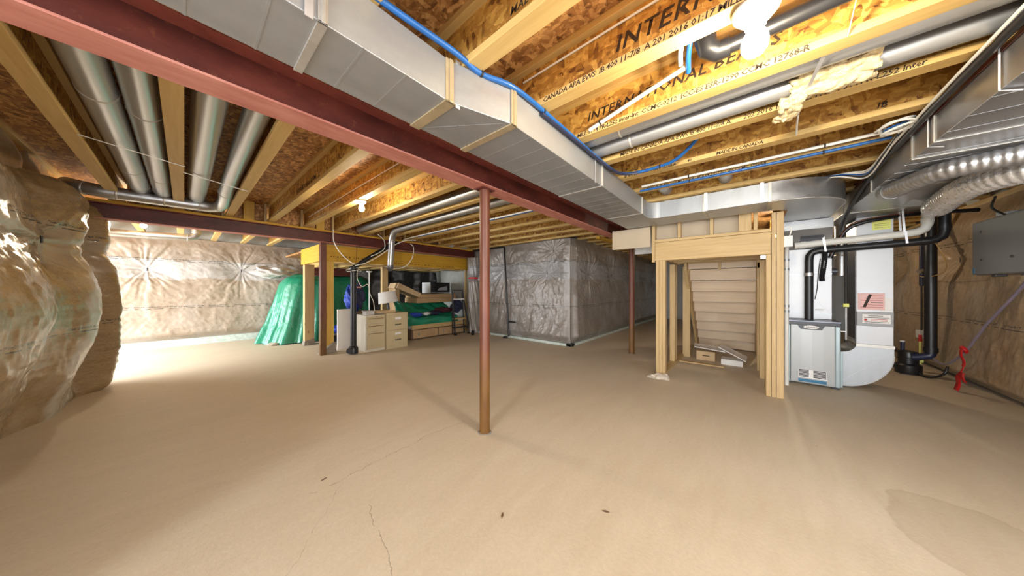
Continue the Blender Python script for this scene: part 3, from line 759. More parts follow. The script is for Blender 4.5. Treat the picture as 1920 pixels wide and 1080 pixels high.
for y in (FY0 + .04, FY1 - .04):
    for x in (5.32, 5.9): MB().box(x - .03, x + .03, y - .03, y + .03, 0, .026).build('foot', 'furnace_band', fu)

# coil cabinet, plenum
cc = thing('coil_cabinet', 'white coil cabinet with a pressed cross standing on the furnace', 'cabinet', (5.6, -.61, .85))
MB().box(5.50, 5.93, -.825, -.42, .852, 1.80).build('body', 'white_metal', cc, bevel=.004)
m = MB()
for a, b in (((-.81, 1.42), (-.62, 1.18)), ((-.435, 1.42), (-.62, 1.18)), ((-.81, .94), (-.62, 1.18)), ((-.435, .94), (-.62, 1.18))):
    m.bar((5.4985, a[0], a[1]), (5.4985, b[0], b[1]), .007, .006, (1, 0, 0))
m.build('cross_break', 'white_metal', cc)
for z in (.92, 1.45): MB().box(5.494, 5.501, -.825, -.42, z, z + .012).build('panel_seam', 'galv_light', cc)
q = MB().box(5.485, 5.50, -.75, -.68, .97, .99).build('thermostat_terminal', 'white_paint', cc)
pl = thing('supply_plenum', 'galvanized tapered plenum box above the white coil cabinet', 'duct', (5.6, -.6, 1.8))
MB().hexa([(5.50,-.825,1.802),(5.93,-.825,1.802),(5.93,-.42,1.802),(5.50,-.42,1.802),(5.25,-.80,2.03),(5.93,-.80,2.03),(5.93,-.34,2.03),(5.25,-.34,2.03)]).build('taper', 'galv', pl, bevel=.003)
MB().box(5.23, 5.93, -.80, -.34, 2.03, 2.152).build('collar', 'galv', pl, bevel=.003)
MB().hexa([(5.440,-.74,1.845),(5.452,-.74,1.845),(5.452,-.52,1.845),(5.440,-.52,1.845),(5.320,-.73,1.955),(5.332,-.73,1.955),(5.332,-.52,1.955),(5.320,-.52,1.955)]).build('patch_plate', 'slate_metal', pl)

# return drop with its curved boot
rd = thing('return_drop', 'white vertical return duct with curved boot right of the furnace', 'duct', (5.7, -1.17, 0))
DX0, DX1, DA, DB = 5.50, 5.98, -1.315, -1.028
MB().box(DX0, DX1, DA, DB, .545, 2.154).build('shaft', 'white_metal', rd, bevel=.003)
MB().box(DX0 + .03, DX1 - .02, DB, DB + .002, .62, 2.15).build('shaded_side', 'slate_metal', rd)  # thin dark sheet painting the shade on this side of the drop
outer = [(DA + .42 * (1 - math.cos(a)), .455 - .435 * math.sin(a)) for a in [k * PI / 2 / 14 for k in range(15)]]
prof = [(DA, .545)] + outer + [(-.862, .02), (-.862, .455), (-.90, .457)] + [(DB + .128 * math.cos(a) * 0 + .12 * (1 - math.sin(a)), .575 - .12 * math.cos(a)) for a in [k * PI / 2 / 6 for k in range(0, 6)]] + [(DB, .545)]
boot = MB().prism([(DX0 - .02, y, z) for y, z in prof], (DX1 - DX0 + .03, 0, 0)).build('curved_boot', 'galv_light', rd, True, angle=30)
MB().bar((DX0 - .0215, -.87, .05), (DX0 - .0215, DA + .01, .50), .008, .004, (1, 0, 0)).build('crease', 'white_metal', boot)
MB().tube([(DX0 - .02, y, z) for y, z in outer] + [(DX0 - .02, -.862, .02)], .006, 6).build('rolled_edge', 'white_metal', boot)
MB().box(DX0 - .026, DX1, DA - .006, DB + .006, .535, .575).build('drive_cleat', 'cleat', rd, bevel=.002)
MB().box(5.30, 5.95, -.885, -.861, .03, .48).build('connecting_flange', 'furnace_trim', rd, bevel=.003)
MB().box(DX0 - .012, DX0 + .0, DA, DB, .80, .975).build('filter_rack', 'grey_box', rd, bevel=.003)
lb = MB().box(DX0 - .015, DX0 - .012, -1.29, -1.075, .835, .945).build('filter_label', 'label_white', rd)
for i, (z, a, b, mm) in enumerate(((.926, -1.235, -1.12, 'ink'), (.905, -1.28, -1.085, 'ink'), (.885, -1.27, -1.14, 'red_ink'), (.868, -1.27, -1.14, 'red_ink'), (.850, -1.28, -1.09, 'ink'))):
    MB().box(DX0 - .0158, DX0 - .0148, a, b, z - .003, z + .003).build('print_line', mm, lb)
MB().lathe([(.014, 0), (.012, .002)], (DX0 - .0165, -1.10, .878), (1, 0, 0), 12).build('red_mark', 'red_ink', lb)
pk = MB().box(DX0 - .004, DX0 - .0005, -1.25, -1.04, 1.0, 1.21).build('permit_tag', 'label_pink', rd)
for i in range(6):
    z = 1.03 + i * .028
    MB().box(DX0 - .0048, DX0 - .0038, -1.235, -1.06 - .04 * (i % 3), z, z + .005).build('print_line', 'ink' if i == 2 else 'red_ink', pk)
MB().bar((DX0 - .0046, -1.09, 1.03), (DX0 - .0046, -1.14, 1.19), .025, .001, (1, 0, 0)).build('print_stripe', 'ink', pk)
MB().box(DX0 - .003, DX0 - .0004, -1.30, -1.22, .985, 1.15).build('paper_tag', 'label_white', rd)
MB().box(DX0 - .003, DX0 - .0004, -1.24, -1.03, 1.205, 1.235).build('tape_strip', 'galv_light', rd)
yl = MB().box(DX0 - .003, DX0 - .0004, -1.295, -1.155, 1.98, 2.145).build('yellow_label', 'label_yellow', rd)
for z in (2.05, 2.03, 2.005): MB().box(DX0 - .0038, DX0 - .0028, -1.285, -1.17, z, z + .003).build('print_line', 'ink', yl)
for i in range(7): MB().box(DX0 - .004, DX0 + .002, DA, DB, 2.02 + i * .019, 2.026 + i * .019).build('pressed_bead', 'white_metal', rd) if i > 3 else None

# foil-bright vent pipe behind the furnace
pipe('foil-bright vertical vent pipe between furnace and white return drop', [(6.35, -1.05, 1.45), (6.35, -1.05, 2.35)], .075, [((6.35, -1.05, 1.75), (0, 0, 1))], 'galv_y')
pipe('short dull duct stub low behind the vertical vent pipe', [(6.35, -.72, 1.52), (6.35, -1.0, 1.52)], .06, [((6.35, -.86, 1.52), Y_)], 'slate_metal')

# intake and exhaust pipes
def vent(label, pts, r, mat, couplings):
    v_ = thing('vent_pipe', label, 'pipe', pts[0])
    MB().tube(pts, r, 18).build('pipe', mat, v_, True, angle=60)
    for p, d, c_ in couplings:
        p = Vector(p); d = Vector(d).normalized()
        MB().tube([p - d * .022, p + d * .022], r + .005, 18).build('coupling', c_, v_, True)
    return v_
bk = vent('black exhaust pipe rising from the furnace and running right under the white one',
     [(5.43, -.61, .851), (5.43, -.61, 1.64), (5.43, -.615, 1.70), (5.43, -.64, 1.745), (5.43, -.70, 1.765), (5.42, -1.52, 1.80), (5.42, -1.58, 1.81), (5.42, -1.62, 1.84), (5.42, -1.635, 1.90), (5.42, -1.635, 2.30)], .042, 'black_plastic',
     [((5.43, -.61, 1.45), (0, 0, 1), 'zinc_box'), ((5.42, -1.635, 1.95), (0, 0, 1), 'black_plastic'), ((5.42, -1.50, 1.80), Y_, 'black_plastic')])
wp = vent('white plastic intake pipe running level above the black pipe to the right wall',
     [(5.40, -.47, 1.845), (5.40, -1.38, 1.895), (5.40, -1.45, 1.905), (5.40, -1.50, 1.935), (5.40, -1.52, 1.99), (5.40, -1.52, 2.30)], .042, 'white_pvc',
     [((5.40, -.55, 1.85), Y_, 'white_pvc'), ((5.40, -1.52, 2.03), (0, 0, 1), 'white_pvc')])
for y, z in ((-.735, 1.80), (-1.36, 1.84)):
    m = MB()
    for s_ in (-.05, .05):
        m.bar((5.40 + s_, y + .02, 2.2), (5.41 + s_, y, z + .03), .018, .002, (1, 0, 0))
    m.bar((5.345, y, z + .08), (5.345, y - .012, z - .06), .018, .003, (1, 0, 0))
    m.build('hanger_strap', 'strap_metal', wp)
cd = thing('conduit', 'white plastic conduit beside the stair stud left of the coil cabinet', 'pipe', (5.12, -.372, .5))
MB().tube([(5.12, -.372, .0), (5.12, -.372, 1.85)], .022, 14).build('pipe', 'white_pvc', cd, True)
for z in (.95, 1.02, 1.5, 1.62): MB().tube([(5.12, -.372, z), (5.12, -.372, z + .03)], .0265, 14).build('coupling', 'galv_light', cd, True)
sb = thing('junction_box', 'small white switch box on the stair stud near the plenum', 'box', (4.56, -.335, 1.74))
MB().box(4.455, 4.50, -.375, -.299, 1.74, 1.865).build('body', 'white_paint', sb, bevel=.004)
MB().tube(spline([(4.48, -.35, 1.865), (4.485, -.365, 1.94), (4.49, -.345, 1.97), (4.50, -.31, 1.96)], 5), .006, 8).build('cable', 'cable_white', sb, True)
# corrugated black tube on the coil cabinet
m = MB(); pts = spline([(5.46, -.755, 1.76), (5.46, -.755, 1.66), (5.46, -.74, 1.5), (5.46, -.73, 1.42), (5.46, -.735, 1.36)], 12)
m.tube(pts, [.024 + .005 * (k % 2) for k in range(len(pts))], 12)
o = m.build('corrugated_tube', 'black_plastic', None, True); tag(o, 'short black corrugated tube hanging before the white coil cabinet', 'tube')
# gas line
gl = thing('gas_line', 'thin black gas pipe with yellow valve at the furnace side', 'pipe', (5.36, -.93, .62))
MB().tube([(5.42, -.93, .58), (5.42, -.93, 1.9)], .012, 10).build('pipe', 'cable_black', gl, True)
MB().tube([(5.42, -.93, .72), (5.42, -.80, .72)], .012, 10).build('branch', 'zinc_box', gl, True)
v_ = MB().box(5.40, 5.44, -.955, -.905, 1.03, 1.075).build('valve', 'label_yellow', gl, bevel=.006)
MB().tube([(5.42, -.93, .62), (5.42, -.93, 1.02)], .013, 10).build('drip_leg', 'zinc_box', gl, True)
# refrigerant line set
def cable(name, label, pts, r, mat, n=8, cat='cable', k=8):
    o = MB().tube(spline(pts, k), r, n).build(name, mat, None, True)
    return tag(o, label, cat)
cable('refrigerant_line', 'black foam-sleeved line curving from plenum over the white return drop', [(5.45, -.80, 1.66), (5.44, -.92, 1.98), (5.42, -1.05, 2.07), (5.43, -1.2, 2.10), (5.5, -1.45, 2.13), (5.6, -1.9, 2.12)], .022, 'black_plastic', 10)
cable('copper_line', 'thin brownish line running along the black foam-sleeved line', [(5.43, -.80, 1.70), (5.42, -.93, 2.02), (5.40, -1.05, 2.10), (5.41, -1.2, 2.125), (5.48, -1.45, 2.15)], .007, 'rust_post', 8)
cable('sensor_wire', 'thin black wire hanging down the white coil cabinet beside the black pipe', [(5.485, -.72, 1.66), (5.485, -.70, 1.45), (5.485, -.69, 1.25), (5.48, -.67, 1.12)], .004, 'cable_black', 6)

# ---- flexible foil ducts
def flex(label, pts, r, mat, pitch=.028, amp=.045):
    f = thing('flexible_duct', label, 'duct', pts[0])
    ps = spline(pts, 60); out = [ps[0]]; acc = 0
    step = pitch / 6
    dense = []
    for a, b in zip(ps[:-1], ps[1:]):
        L = (b - a).length
        while acc < L: dense.append(a.lerp(b, acc / L)); acc += step
        acc -= L
    rs = [r * (1 + amp * math.sin(2 * PI * k / 6 + .3) + .012 * R.uniform(-1, 1)) for k in range(len(dense))]
    MB().tube(dense, rs, 22).build('hose', mat, f, True, angle=80)
    return f
make_galv('foil', (.82, .83, .85), .28, .7, (12, 40, 40), .2)
make_galv('foil_dull', (.46, .47, .50), .32, .85, (12, 40, 40), .2)
f1 = flex('large shiny corrugated foil duct sweeping to the right edge', [(4.86, -1.43, 2.145), (4.78, -1.40, 2.07), (4.62, -1.365, 2.045), (4.3, -1.33, 2.06), (3.9, -1.31, 2.062), (3.62, -1.39, 2.055), (3.40, -1.62, 2.045), (3.2, -2.05, 2.03)], .086, 'foil', .046, .075)
MB().hexa([(4.76,-1.34,2.12),(4.96,-1.34,2.12),(4.96,-1.50,2.12),(4.76,-1.50,2.12),(4.70,-1.24,2.154),(5.02,-1.24,2.154),(5.02,-1.499,2.154),(4.70,-1.499,2.154)]).build('takeoff_collar', 'galv_light', f1)
f2 = flex('duller corrugated foil duct crossing under the return duct, nearer the camera', [(3.95, -.92, 2.10), (3.75, -.94, 2.088), (3.6, -.97, 2.085), (3.42, -1.04, 2.085), (3.30, -1.25, 2.083), (3.16, -1.6, 2.07), (3.02, -2.05, 2.05)], .063, 'foil_dull', .036, .05)
MB().tube([(3.98, -.915, 2.10), (3.90, -.925, 2.095)], .066, 20).build('clamp_collar', 'galv_light', f2, True)

# ---- ventilation unit
hv = thing('ventilation_unit', 'grey steel ventilation box hung by the right wall at the frame edge', 'appliance', (4.5, -1.86, 1.39))
MB().box(4.06, 4.94, -2.05, -1.66, 1.39, 1.895).build('case', 'grey_box', hv, bevel=.006)
dr = MB().box(4.07, 4.935, -1.66, -1.64, 1.395, 1.89).build('door', 'grey_box', hv, bevel=.006)
for x, z in ((4.80, 1.79), (4.79, 1.53), (4.40, 1.53)):
    MB().lathe([(.011, 0), (.009, .006)], (x, -1.6395, z), (0, 1, 0), 12).build('screw', 'cable_black', dr)
MB().box(4.895, 4.925, -1.6400, -1.6385, 1.41, 1.46).build('blue_sticker', 'label_blue', dr)
for x in (4.30, 4.66): MB().box(x, x + .06, -1.72, -1.66, 1.37, 1.39).build('latch', 'cable_black', hv, bevel=.004)
for x in (4.25, 4.6):
    MB().tube([(x, -1.85, 1.895), (x, -1.85, 1.99), (x - .1, -1.87, 2.06), (x - .5, -1.88, 2.10)], .08, 18).build('insulated_hose', 'black_plastic', hv, True)
MB().tube(spline([(4.62, -1.70, 1.90), (4.70, -1.66, 1.99), (4.60, -1.64, 2.07)], 6), .008, 8).build('cord', 'cable_black', hv, True)
MB().hexa([(4.62,-1.70,1.896),(4.70,-1.68,1.896),(4.70,-1.8,1.896),(4.62,-1.8,1.896),(4.60,-1.70,1.93),(4.71,-1.68,1.94),(4.71,-1.8,1.93),(4.60,-1.8,1.94)]).build('foil_scrap', 'foil', hv)

# ---- drain stack and pump by the right wall
ds = thing('drain_stack', 'black vertical drain pipe against the right wall insulation', 'pipe', (6.9, -2.0, .3))
MB().tube([(6.9, -1.97, .34), (6.9, -1.97, 2.30)], .056, 20).build('pipe', 'black_plastic', ds, True)
MB().tube([(6.9, -1.97, .36), (6.9, -1.97, .32), (6.9, -1.955, .295), (6.9, -1.86, .27), (6.9, -1.80, .26)], .05, 18).build('elbow', 'navy_plastic', ds, True)
MB().tube([(6.9, -1.97, .36), (6.9, -1.97, .42)], .064, 20).build('hub', 'black_plastic', ds, True)
pm = thing('drain_fitting', 'chunky black drain trap fitting standing on the floor by the wall', 'fitting', (6.98, -1.80, 0))
MB().lathe([(.12, .012), (.125, .03), (.125, .13), (.105, .15), (.095, .155), (.095, .21), (.105, .215), (.105, .235), (.095, .24), (.095, .30), (.085, .33), (.05, .34)], (6.98, -1.80, 0), n=26).build('body', 'black_plastic', pm, True)
MB().box(6.87, 7.06, -1.90, -1.70, .0, .015).build('base', 'black_plastic', pm, bevel=.004)
MB().tube([(7.06, -1.77, .31), (7.06, -1.77, .46)], .022, 14).build('riser', 'navy_plastic', pm, True)
MB().tube([(7.06, -1.77, .455), (7.06, -1.77, .475)], .025, 14).build('riser_cap', 'white_paint', pm, True)
MB().tube([(6.95, -1.71, .10), (7.02, -1.66, .10)], .035, 16).build('side_port', 'black_plastic', pm, True)
MB().tube(spline([(6.88, -1.86, .06), (6.80, -1.88, .02), (6.68, -1.93, .04), (6.60, -1.99, .12), (6.62, -2.02, .22)], 6), .014, 10).build('hose', 'black_plastic', pm, True)
cable('water_hose', 'greyish purple hose sagging along the right wall to the red ribbon', [(6.95, -1.98, .30), (6.75, -1.99, .245), (6.5, -1.99, .28), (6.15, -2.0, .50), (5.75, -2.0, .87), (5.3, -2.0, 1.22), (5.0, -2.0, 1.5)], .013, 'hose_purple', 10, 'hose')
# ================================================================== STAIR FRAMING
U0 = 4.44
sf = thing('stair_framing', 'pale stud frame with broad header opening under the stairs', 'stud wall', (4.5, .4, 0))
def stud(x0, x1, y0, y1, z0, z1, mat='lumber_z', name='stud', parent=None):
    return MB().box(x0, x1, y0, y1, z0, z1).build(name, mat, parent or sf, bevel=.003)
HZ0, HZ1 = 1.665, 1.925
stud(U0, U0 + .04, -.19, 1.045, HZ0, HZ1, 'lumber_y', 'header')
stud(U0 + .05, U0 + .09, -.19, 1.045, HZ0, HZ1, 'lumber_y', 'header')
stud(U0 - .005, U0 + .085, -.19, 1.045, HZ1 + .003, HZ1 + .04, 'lumber_y', 'sill_plate')
for y in (.72, .355): stud(U0, U0 + .085, y, y + .038, HZ1 + .042, Z_J - .005, name='cripple_stud')
stud(U0, U0 + .085, -.02, .10, HZ1 + .042, Z_J - .005, name='cripple_stud')
stud(U0, U0 + .085, -.075, -.038, HZ1 + .042, Z_J - .005, name='cripple_stud')
stud(U0 - .002, U0 + .088, 1.048, 1.088, HZ0 - .02, Z_J - .005, name='king_stud')
# left and right jamb studs
for i in range(3): stud(U0, U0 + .088, .912 + i * .041, .951 + i * .041, 0, HZ0 - .002)
stud(U0, U0 + .088, -.235, -.197, 0, Z_J - .21, name='king_stud'); stud(U0, U0 + .088, -.300, -.240, 0, Z_J - .21, name='king_stud')
stud(U0 + .002, U0 + .088, -.192, -.150, 0, HZ0 - .002)
stud(4.78, 4.87, -.235, -.15, 0, HZ0); stud(5.25, 5.34, -.20, -.11, 0, HZ0); stud(5.72, 5.81, -.18, -.09, 0, HZ0)
stud(6.2, 6.29, -.18, -.09, 0, 1.6)
stud(5.34, 5.43, .955, 1.03, 0, HZ0); stud(5.45, 5.54, .955, .993, 0, HZ0)
stud(6.02, 6.10, .83, .945, 0, HZ0); stud(6.12, 6.20, .90, .94, 0, HZ0)
MB().box(4.6, 6.9, .93, 1.03, 0, .038).build('bottom_plate', 'lumber_x', sf, bevel=.003)
# drywall behind the cripple studs
MB().box(U0 + .095, U0 + .107, -.02, 1.045, HZ1 + .0, Z_J - .005).build('drywall_sheet', 'drywall', sf)
# landing
ld = thing('stair_landing', 'underside of the stair landing behind the header, joists showing', 'landing', (5.2, .4, 1.67))
MB().box(U0 + .10, 6.05, -.19, 1.045, 1.86, 1.88).build('deck', 'osb_web', ld)
for i in range(4):
    x = 4.75 + i * .36; MB().box(x, x + .038, -.19, 1.045, 1.70, 1.858).build('joist', 'lumber_y', ld, bevel=.003)
for y in (-.185, 1.0): MB().box(U0 + .10, 6.05, y, y + .038, 1.70, 1.858).build('rim', 'lumber_x', ld)
for y in (-.13, .955):
    MB().box(U0 + .06, U0 + .12, y - .03, y + .03, HZ0 - .045, HZ0 - .002).build('metal_connector', 'strap_metal', ld, bevel=.003)
# the flight going down away from us: backs of risers, undersides of treads
st = thing('staircase', 'underside of the basement stairs with stacked riser boards', 'stairs', (6.6, .38, 0))
SY0, SY1 = -.085, .835
NR = 9; rise = .198; run = .178
for i in range(NR):
    z1 = 1.80 - i * rise; x = 5.86 + i * run
    if z1 - rise < 0: break
    MB().box(x, x + .018, SY0, SY1, z1 - rise + .004, z1 - .030).build('riser', 'stair_board', st, bevel=.002)
    MB().box(x - .012, x + run + .03, SY0, SY1, z1 - .030, z1).build('tread', 'stair_board', st, bevel=.003)
for y in (SY0 - .04, SY1 + .002):
    n_ = NR - 1
    MB().prism([(5.72, y, 1.80), (5.72, y, 1.58), (5.86 + n_ * run - .14, y, .0), (5.86 + n_ * run + .20, y, .0), (5.95, y, 1.80)], (0, .038, 0)).build('stringer', 'lumber_x', st, bevel=.003)
MB().box(5.80, 5.84, .36, .40, 1.58, 1.70).build('bracket', 'lumber_z', st)
# loose drywall pieces to the left of the frame
o = MB().box(4.36, 4.373, 1.09, 1.64, 1.865, 2.154).build('drywall_piece', 'drywall', bevel=.002)
tag(o, 'tan drywall offcut hanging left of the stair header under the trunk duct', 'drywall')
o = MB().box(5.30, 5.313, 1.16, 1.58, 1.875, Z_J).build('drywall_piece', 'drywall_white', bevel=.002)
tag(o, 'pale grey drywall offcut low behind the tan drywall piece', 'drywall')
# things under the stairs
def carton(name, label, cat, x0, x1, y0, y1, z0, z1, mat, rot=0.0, flaps=False, tape=None):
    cx_, cy_ = (x0+x1)/2, (y0+y1)/2
    c_, s_ = math.cos(rot), math.sin(rot)
    r_ = thing(name, label, cat, (cx_, cy_, z0))
    def b_(a0, a1, b0, b1, c0, c1, nm, mt):
        m = MB().box(a0, a1, b0, b1, c0, c1)
        m.v = [(cx_ + (x-cx_)*c_ - (y-cy_)*s_, cy_ + (x-cx_)*s_ + (y-cy_)*c_, z) for x, y, z in m.v]
        return m.build(nm, mt, r_, bevel=.003)
    b_(x0, x1, y0, y1, z0, z1, 'body', mat)
    b_(x0 + .001, x1 - .001, y0 + .001, cy_ - .002, z1, z1 + .004, 'flap', mat); b_(x0 + .001, x1 - .001, cy_ + .002, y1 - .001, z1, z1 + .004, 'flap', mat)
    if tape: b_(x0 - .0015, x1 + .0015, cy_ - .025, cy_ + .025, z1 + .0005, z1 + .006, 'tape', tape)
    return r_
plain('cardboard', (.44, .29, .15), .8, 0, .10, 6)
plain('cardboard_light', (.56, .40, .23), .8, 0, .08, 6)
plain('white_board', (.74, .72, .70), .6, 0, .05, 3)
plain('tape_brown', (.50, .36, .20), .3)
bx_ = carton('cardboard_box', 'small brown cardboard box under the stairs beneath a white board', 'box', 5.92, 6.16, .45, .72, 0, .155, 'cardboard_light', 0, tape='tape_brown')
MB().box(5.9185, 5.9195, .53, .63, .075, .09).build('print_mark', 'ink', bx_)
carton('white_carton', 'flat white carton on the floor under the right leaning board', 'box', 5.80, 6.05, .08, .36, 0, .085, 'white_board')
o = MB().hexa([(5.80,.30,.20),(6.15,.38,.22),(6.15,.78,.235),(5.85,.74,.225),(5.80,.30,.215),(6.15,.38,.235),(6.15,.78,.25),(5.85,.74,.24)]).build('loose_board', 'white_board', bevel=.002)
tag(o, 'pale board lying on the cardboard box under the stairs', 'board')
o = MB().hexa([(5.72,.04,.10),(6.02,.02,.12),(6.10,.36,.265),(5.84,.40,.265),(5.72,.04,.118),(6.02,.02,.138),(6.10,.36,.283),(5.84,.40,.283)]).build('loose_board', 'white_board', bevel=.002)
tag(o, 'pale board tilted down over the white carton under the stairs', 'board')
o = MB().box(5.55, 5.62, .30, .92, 0, .018).build('floor_strip', 'lumber_y', bevel=.002); tag(o, 'thin wood strip lying across the floor before the cardboard box', 'board')
# crumpled paper at the left jamb
S, H = np.meshgrid(np.linspace(0, 1, 26), np.linspace(0, 1, 26), indexing='ij')
zz = .012 + .05 * np.clip(1 - 2.0 * np.sqrt((S-.62)**2 + (H-.5)**2), 0, 1) + .012 * np.abs(waves(S, H, 3, 1.5, 7))
P3 = np.stack([4.27 + .17 * H + .02 * waves(S, H, 9, 1, 3), 1.13 - .28 * S + .015 * waves(S, H, 19, 1, 3), zz * np.clip(np.minimum(np.minimum(S, 1-S), np.minimum(H, 1-H)) * 9, .05, 1)], -1)
plain('dusty_paper', (.55, .48, .40), .9, 0, .22, 40)
o = grid_mesh('paper_scrap', P3, S, H, 'dusty_paper', None); tag(o, 'crumpled dusty paper on the floor at the left jamb stud', 'paper')

# ================================================================== LIGHTS
em = NT('bulb_glow'); em.t.nodes.remove(em.b)
e_ = em.n('Emission'); e_.inputs[0].default_value = (1.0, .86, .63, 1); e_.inputs[1].default_value = 450.0
em.t.links.new(e_.outputs[0], em.t.nodes['Material Output'].inputs[0])
def fixture(label, x, y, z_top, tilt=(0, 0, -1), s=1.0):
    r_ = thing('ceiling_lamp', label, 'lamp', (x, y, z_top))
    ax = Vector(tilt).normalized(); c = Vector((x, y, z_top))
    MB().lathe([(.052*s, 0), (.052*s, .008*s)], c, ax, 16).build('mounting_plate', 'zinc_box', r_)
    MB().lathe([(.054*s, .006*s), (.057*s, .011*s), (.053*s, .024*s), (.036*s, .042*s), (.026*s, .050*s), (.024*s, .060*s)], c, ax, 32).build('lamp_holder', 'porcelain', r_, True)
    pr = [(.013, .055), (.015, .062), (.021, .072), (.029, .086), (.0325, .102), (.030, .120), (.021, .134), (.008, .141), (.001, .142)]
    MB().lathe([(a_*s, b_*s) for a_, b_ in pr], c, ax, 24).build('bulb', 'bulb_glow', r_, True)
    return r_
fixture('lit bulb in white porcelain holder overhead at top right', 1.425, -.02, 2.359, tilt=(.10, .03, -1), s=1.32)
fixture('lit bulb on a rear joist above the yellow beam', 1.425, 3.66, 2.359)
f3 = fixture('lit bulb beyond the rear beam near the left bulge', -.40, 7.0, 2.32)
MB().box(-.48, -.0, 6.95, 7.05, 2.321, 2.359).build('mounting_block', 'lumber_x', f3, bevel=.003)
fixture('lit bulb in the far bay behind the stair header', 7.275, -.36, 2.359)

# ================================================================== CABLES AND SMALL PIPES
def tie(parent, p, d, r, mat='cable_black'):
    p = Vector(p); d = Vector(d).normalized()
    MB().tube([p - d*.005, p + d*.005], r, 10).build('cable_tie', mat, parent)
def bundle(name, label, cat, pts, r, mat, ties=()):
    rt = thing(name, label, cat, pts[0])
    MB().tube(spline(pts, 8), r, 10).build('tube', mat, rt, True)
    for p, d in ties: tie(rt, p, d, r + .004)
    return rt
bl = [(.0, 1.10, 2.372), (.495, 1.075, 2.372), (.82, 1.05, 2.374), (.97, 1.03, 2.350), (1.17, .962, 2.348), (1.60, .958, 2.350), (1.95, .958, 2.348), (2.30, .955, 2.345), (2.52, .95, 2.345), (2.66, .92, 2.345), (2.72, .84, 2.345), (2.735, .70, 2.345), (2.70, .50, 2.35), (2.62, .36, 2.40), (2.52, .26, 2.46)]
b_ = bundle('water_pipe', 'bright blue water pipe running along the edge of the trunk duct', 'pipe', bl, .0135, 'pex_blue', [((.97, 1.03, 2.35), X_), ((1.42, .958, 2.35), X_), ((2.52, .95, 2.345), X_), ((2.72, .6, 2.345), Y_)])
bundle('water_pipe', 'dark blue water pipe beside the bright blue one on the trunk duct', 'pipe', [(1.4, .955, 2.325), (1.95, .945, 2.325), (2.4, .94, 2.325), (2.62, .90, 2.325), (2.70, .78, 2.325)], .010, 'navy_plastic')
bundle('water_pipe', 'white water pipe slanting across a lettered joist web at the top', 'pipe', [(1.725, .265, 2.44), (1.80, .45, 2.45), (1.84, .68, 2.42), (1.855, .86, 2.385)], .0125, 'pex_white', [((1.848, .78, 2.405), (0, 1, -.4))])
bundle('water_pipe', 'short white pipe dropping from the subfloor beside the black elbow', 'pipe', [(1.585, .22, 2.655), (1.60, .24, 2.56), (1.63, .265, 2.47), (1.69, .275, 2.44)], .0115, 'pex_white')
bundle('water_pipe', 'second white pipe end hanging beside the short blue pipe', 'pipe', [(1.55, .245, 2.655), (1.57, .265, 2.58), (1.60, .285, 2.50)], .0115, 'pex_white')
bundle('water_pipe', 'short blue pipe curving down beside the black elbow', 'pipe', [(1.575, .185, 2.655), (1.60, .20, 2.57), (1.67, .235, 2.48), (1.76, .25, 2.43)], .0125, 'pex_blue')
dk = thing('drain_elbow', 'black drain pipe with elbow among the joists left of the lamp', 'pipe', (1.72, .17, 2.42))
MB().tube([(1.64, .165, 2.655), (1.65, .165, 2.55)], .036, 18).build('riser', 'black_plastic', dk, True)
MB().tube([(1.655, .165, 2.56), (1.66, .165, 2.49), (1.675, .155, 2.45), (1.70, .12, 2.435), (1.70, .07, 2.435)], .045, 18).build('elbow', 'black_plastic', dk, True)
MB().tube([(1.70, .08, 2.435), (1.70, -2.1, 2.46)], .034, 18).build('run', 'black_plastic', dk, True)
bundle('water_pipe', 'long white pipe clipped to a joist flange above the cross trunk', 'pipe', [(3.26, .90, 2.385), (3.255, .5, 2.385), (3.255, -.2, 2.385), (3.255, -.72, 2.39)], .0125, 'pex_white', [((3.255, .46, 2.385), Y_), ((3.255, -.45, 2.385), Y_)])
bundle('water_pipe', 'long blue pipe clipped under the white one above the cross trunk', 'pipe', [(3.30, .93, 2.352), (3.30, .4, 2.35), (3.30, -.2, 2.35), (3.30, -.78, 2.355)], .0125, 'pex_blue', [((3.30, .46, 2.35), Y_), ((3.30, -.45, 2.35), Y_)])
bundle('water_pipe', 'white pipe along a joist beyond the long beam near the post', 'pipe', [(3.12, 1.95, 2.35), (3.12, 3.4, 2.35), (3.15, 5.5, 2.35), (3.2, 5.95, 2.345)], .012, 'pex_white', [((3.12, 3.0, 2.35), Y_), ((3.13, 4.2, 2.35), Y_)])
bundle('water_pipe', 'blue pipe along a joist beyond the long beam near the post', 'pipe', [(3.165, 1.95, 2.35), (3.165, 3.4, 2.35), (3.19, 5.3, 2.35)], .012, 'pex_blue', [((3.165, 3.0, 2.35), Y_), ((3.17, 4.2, 2.35), Y_)])
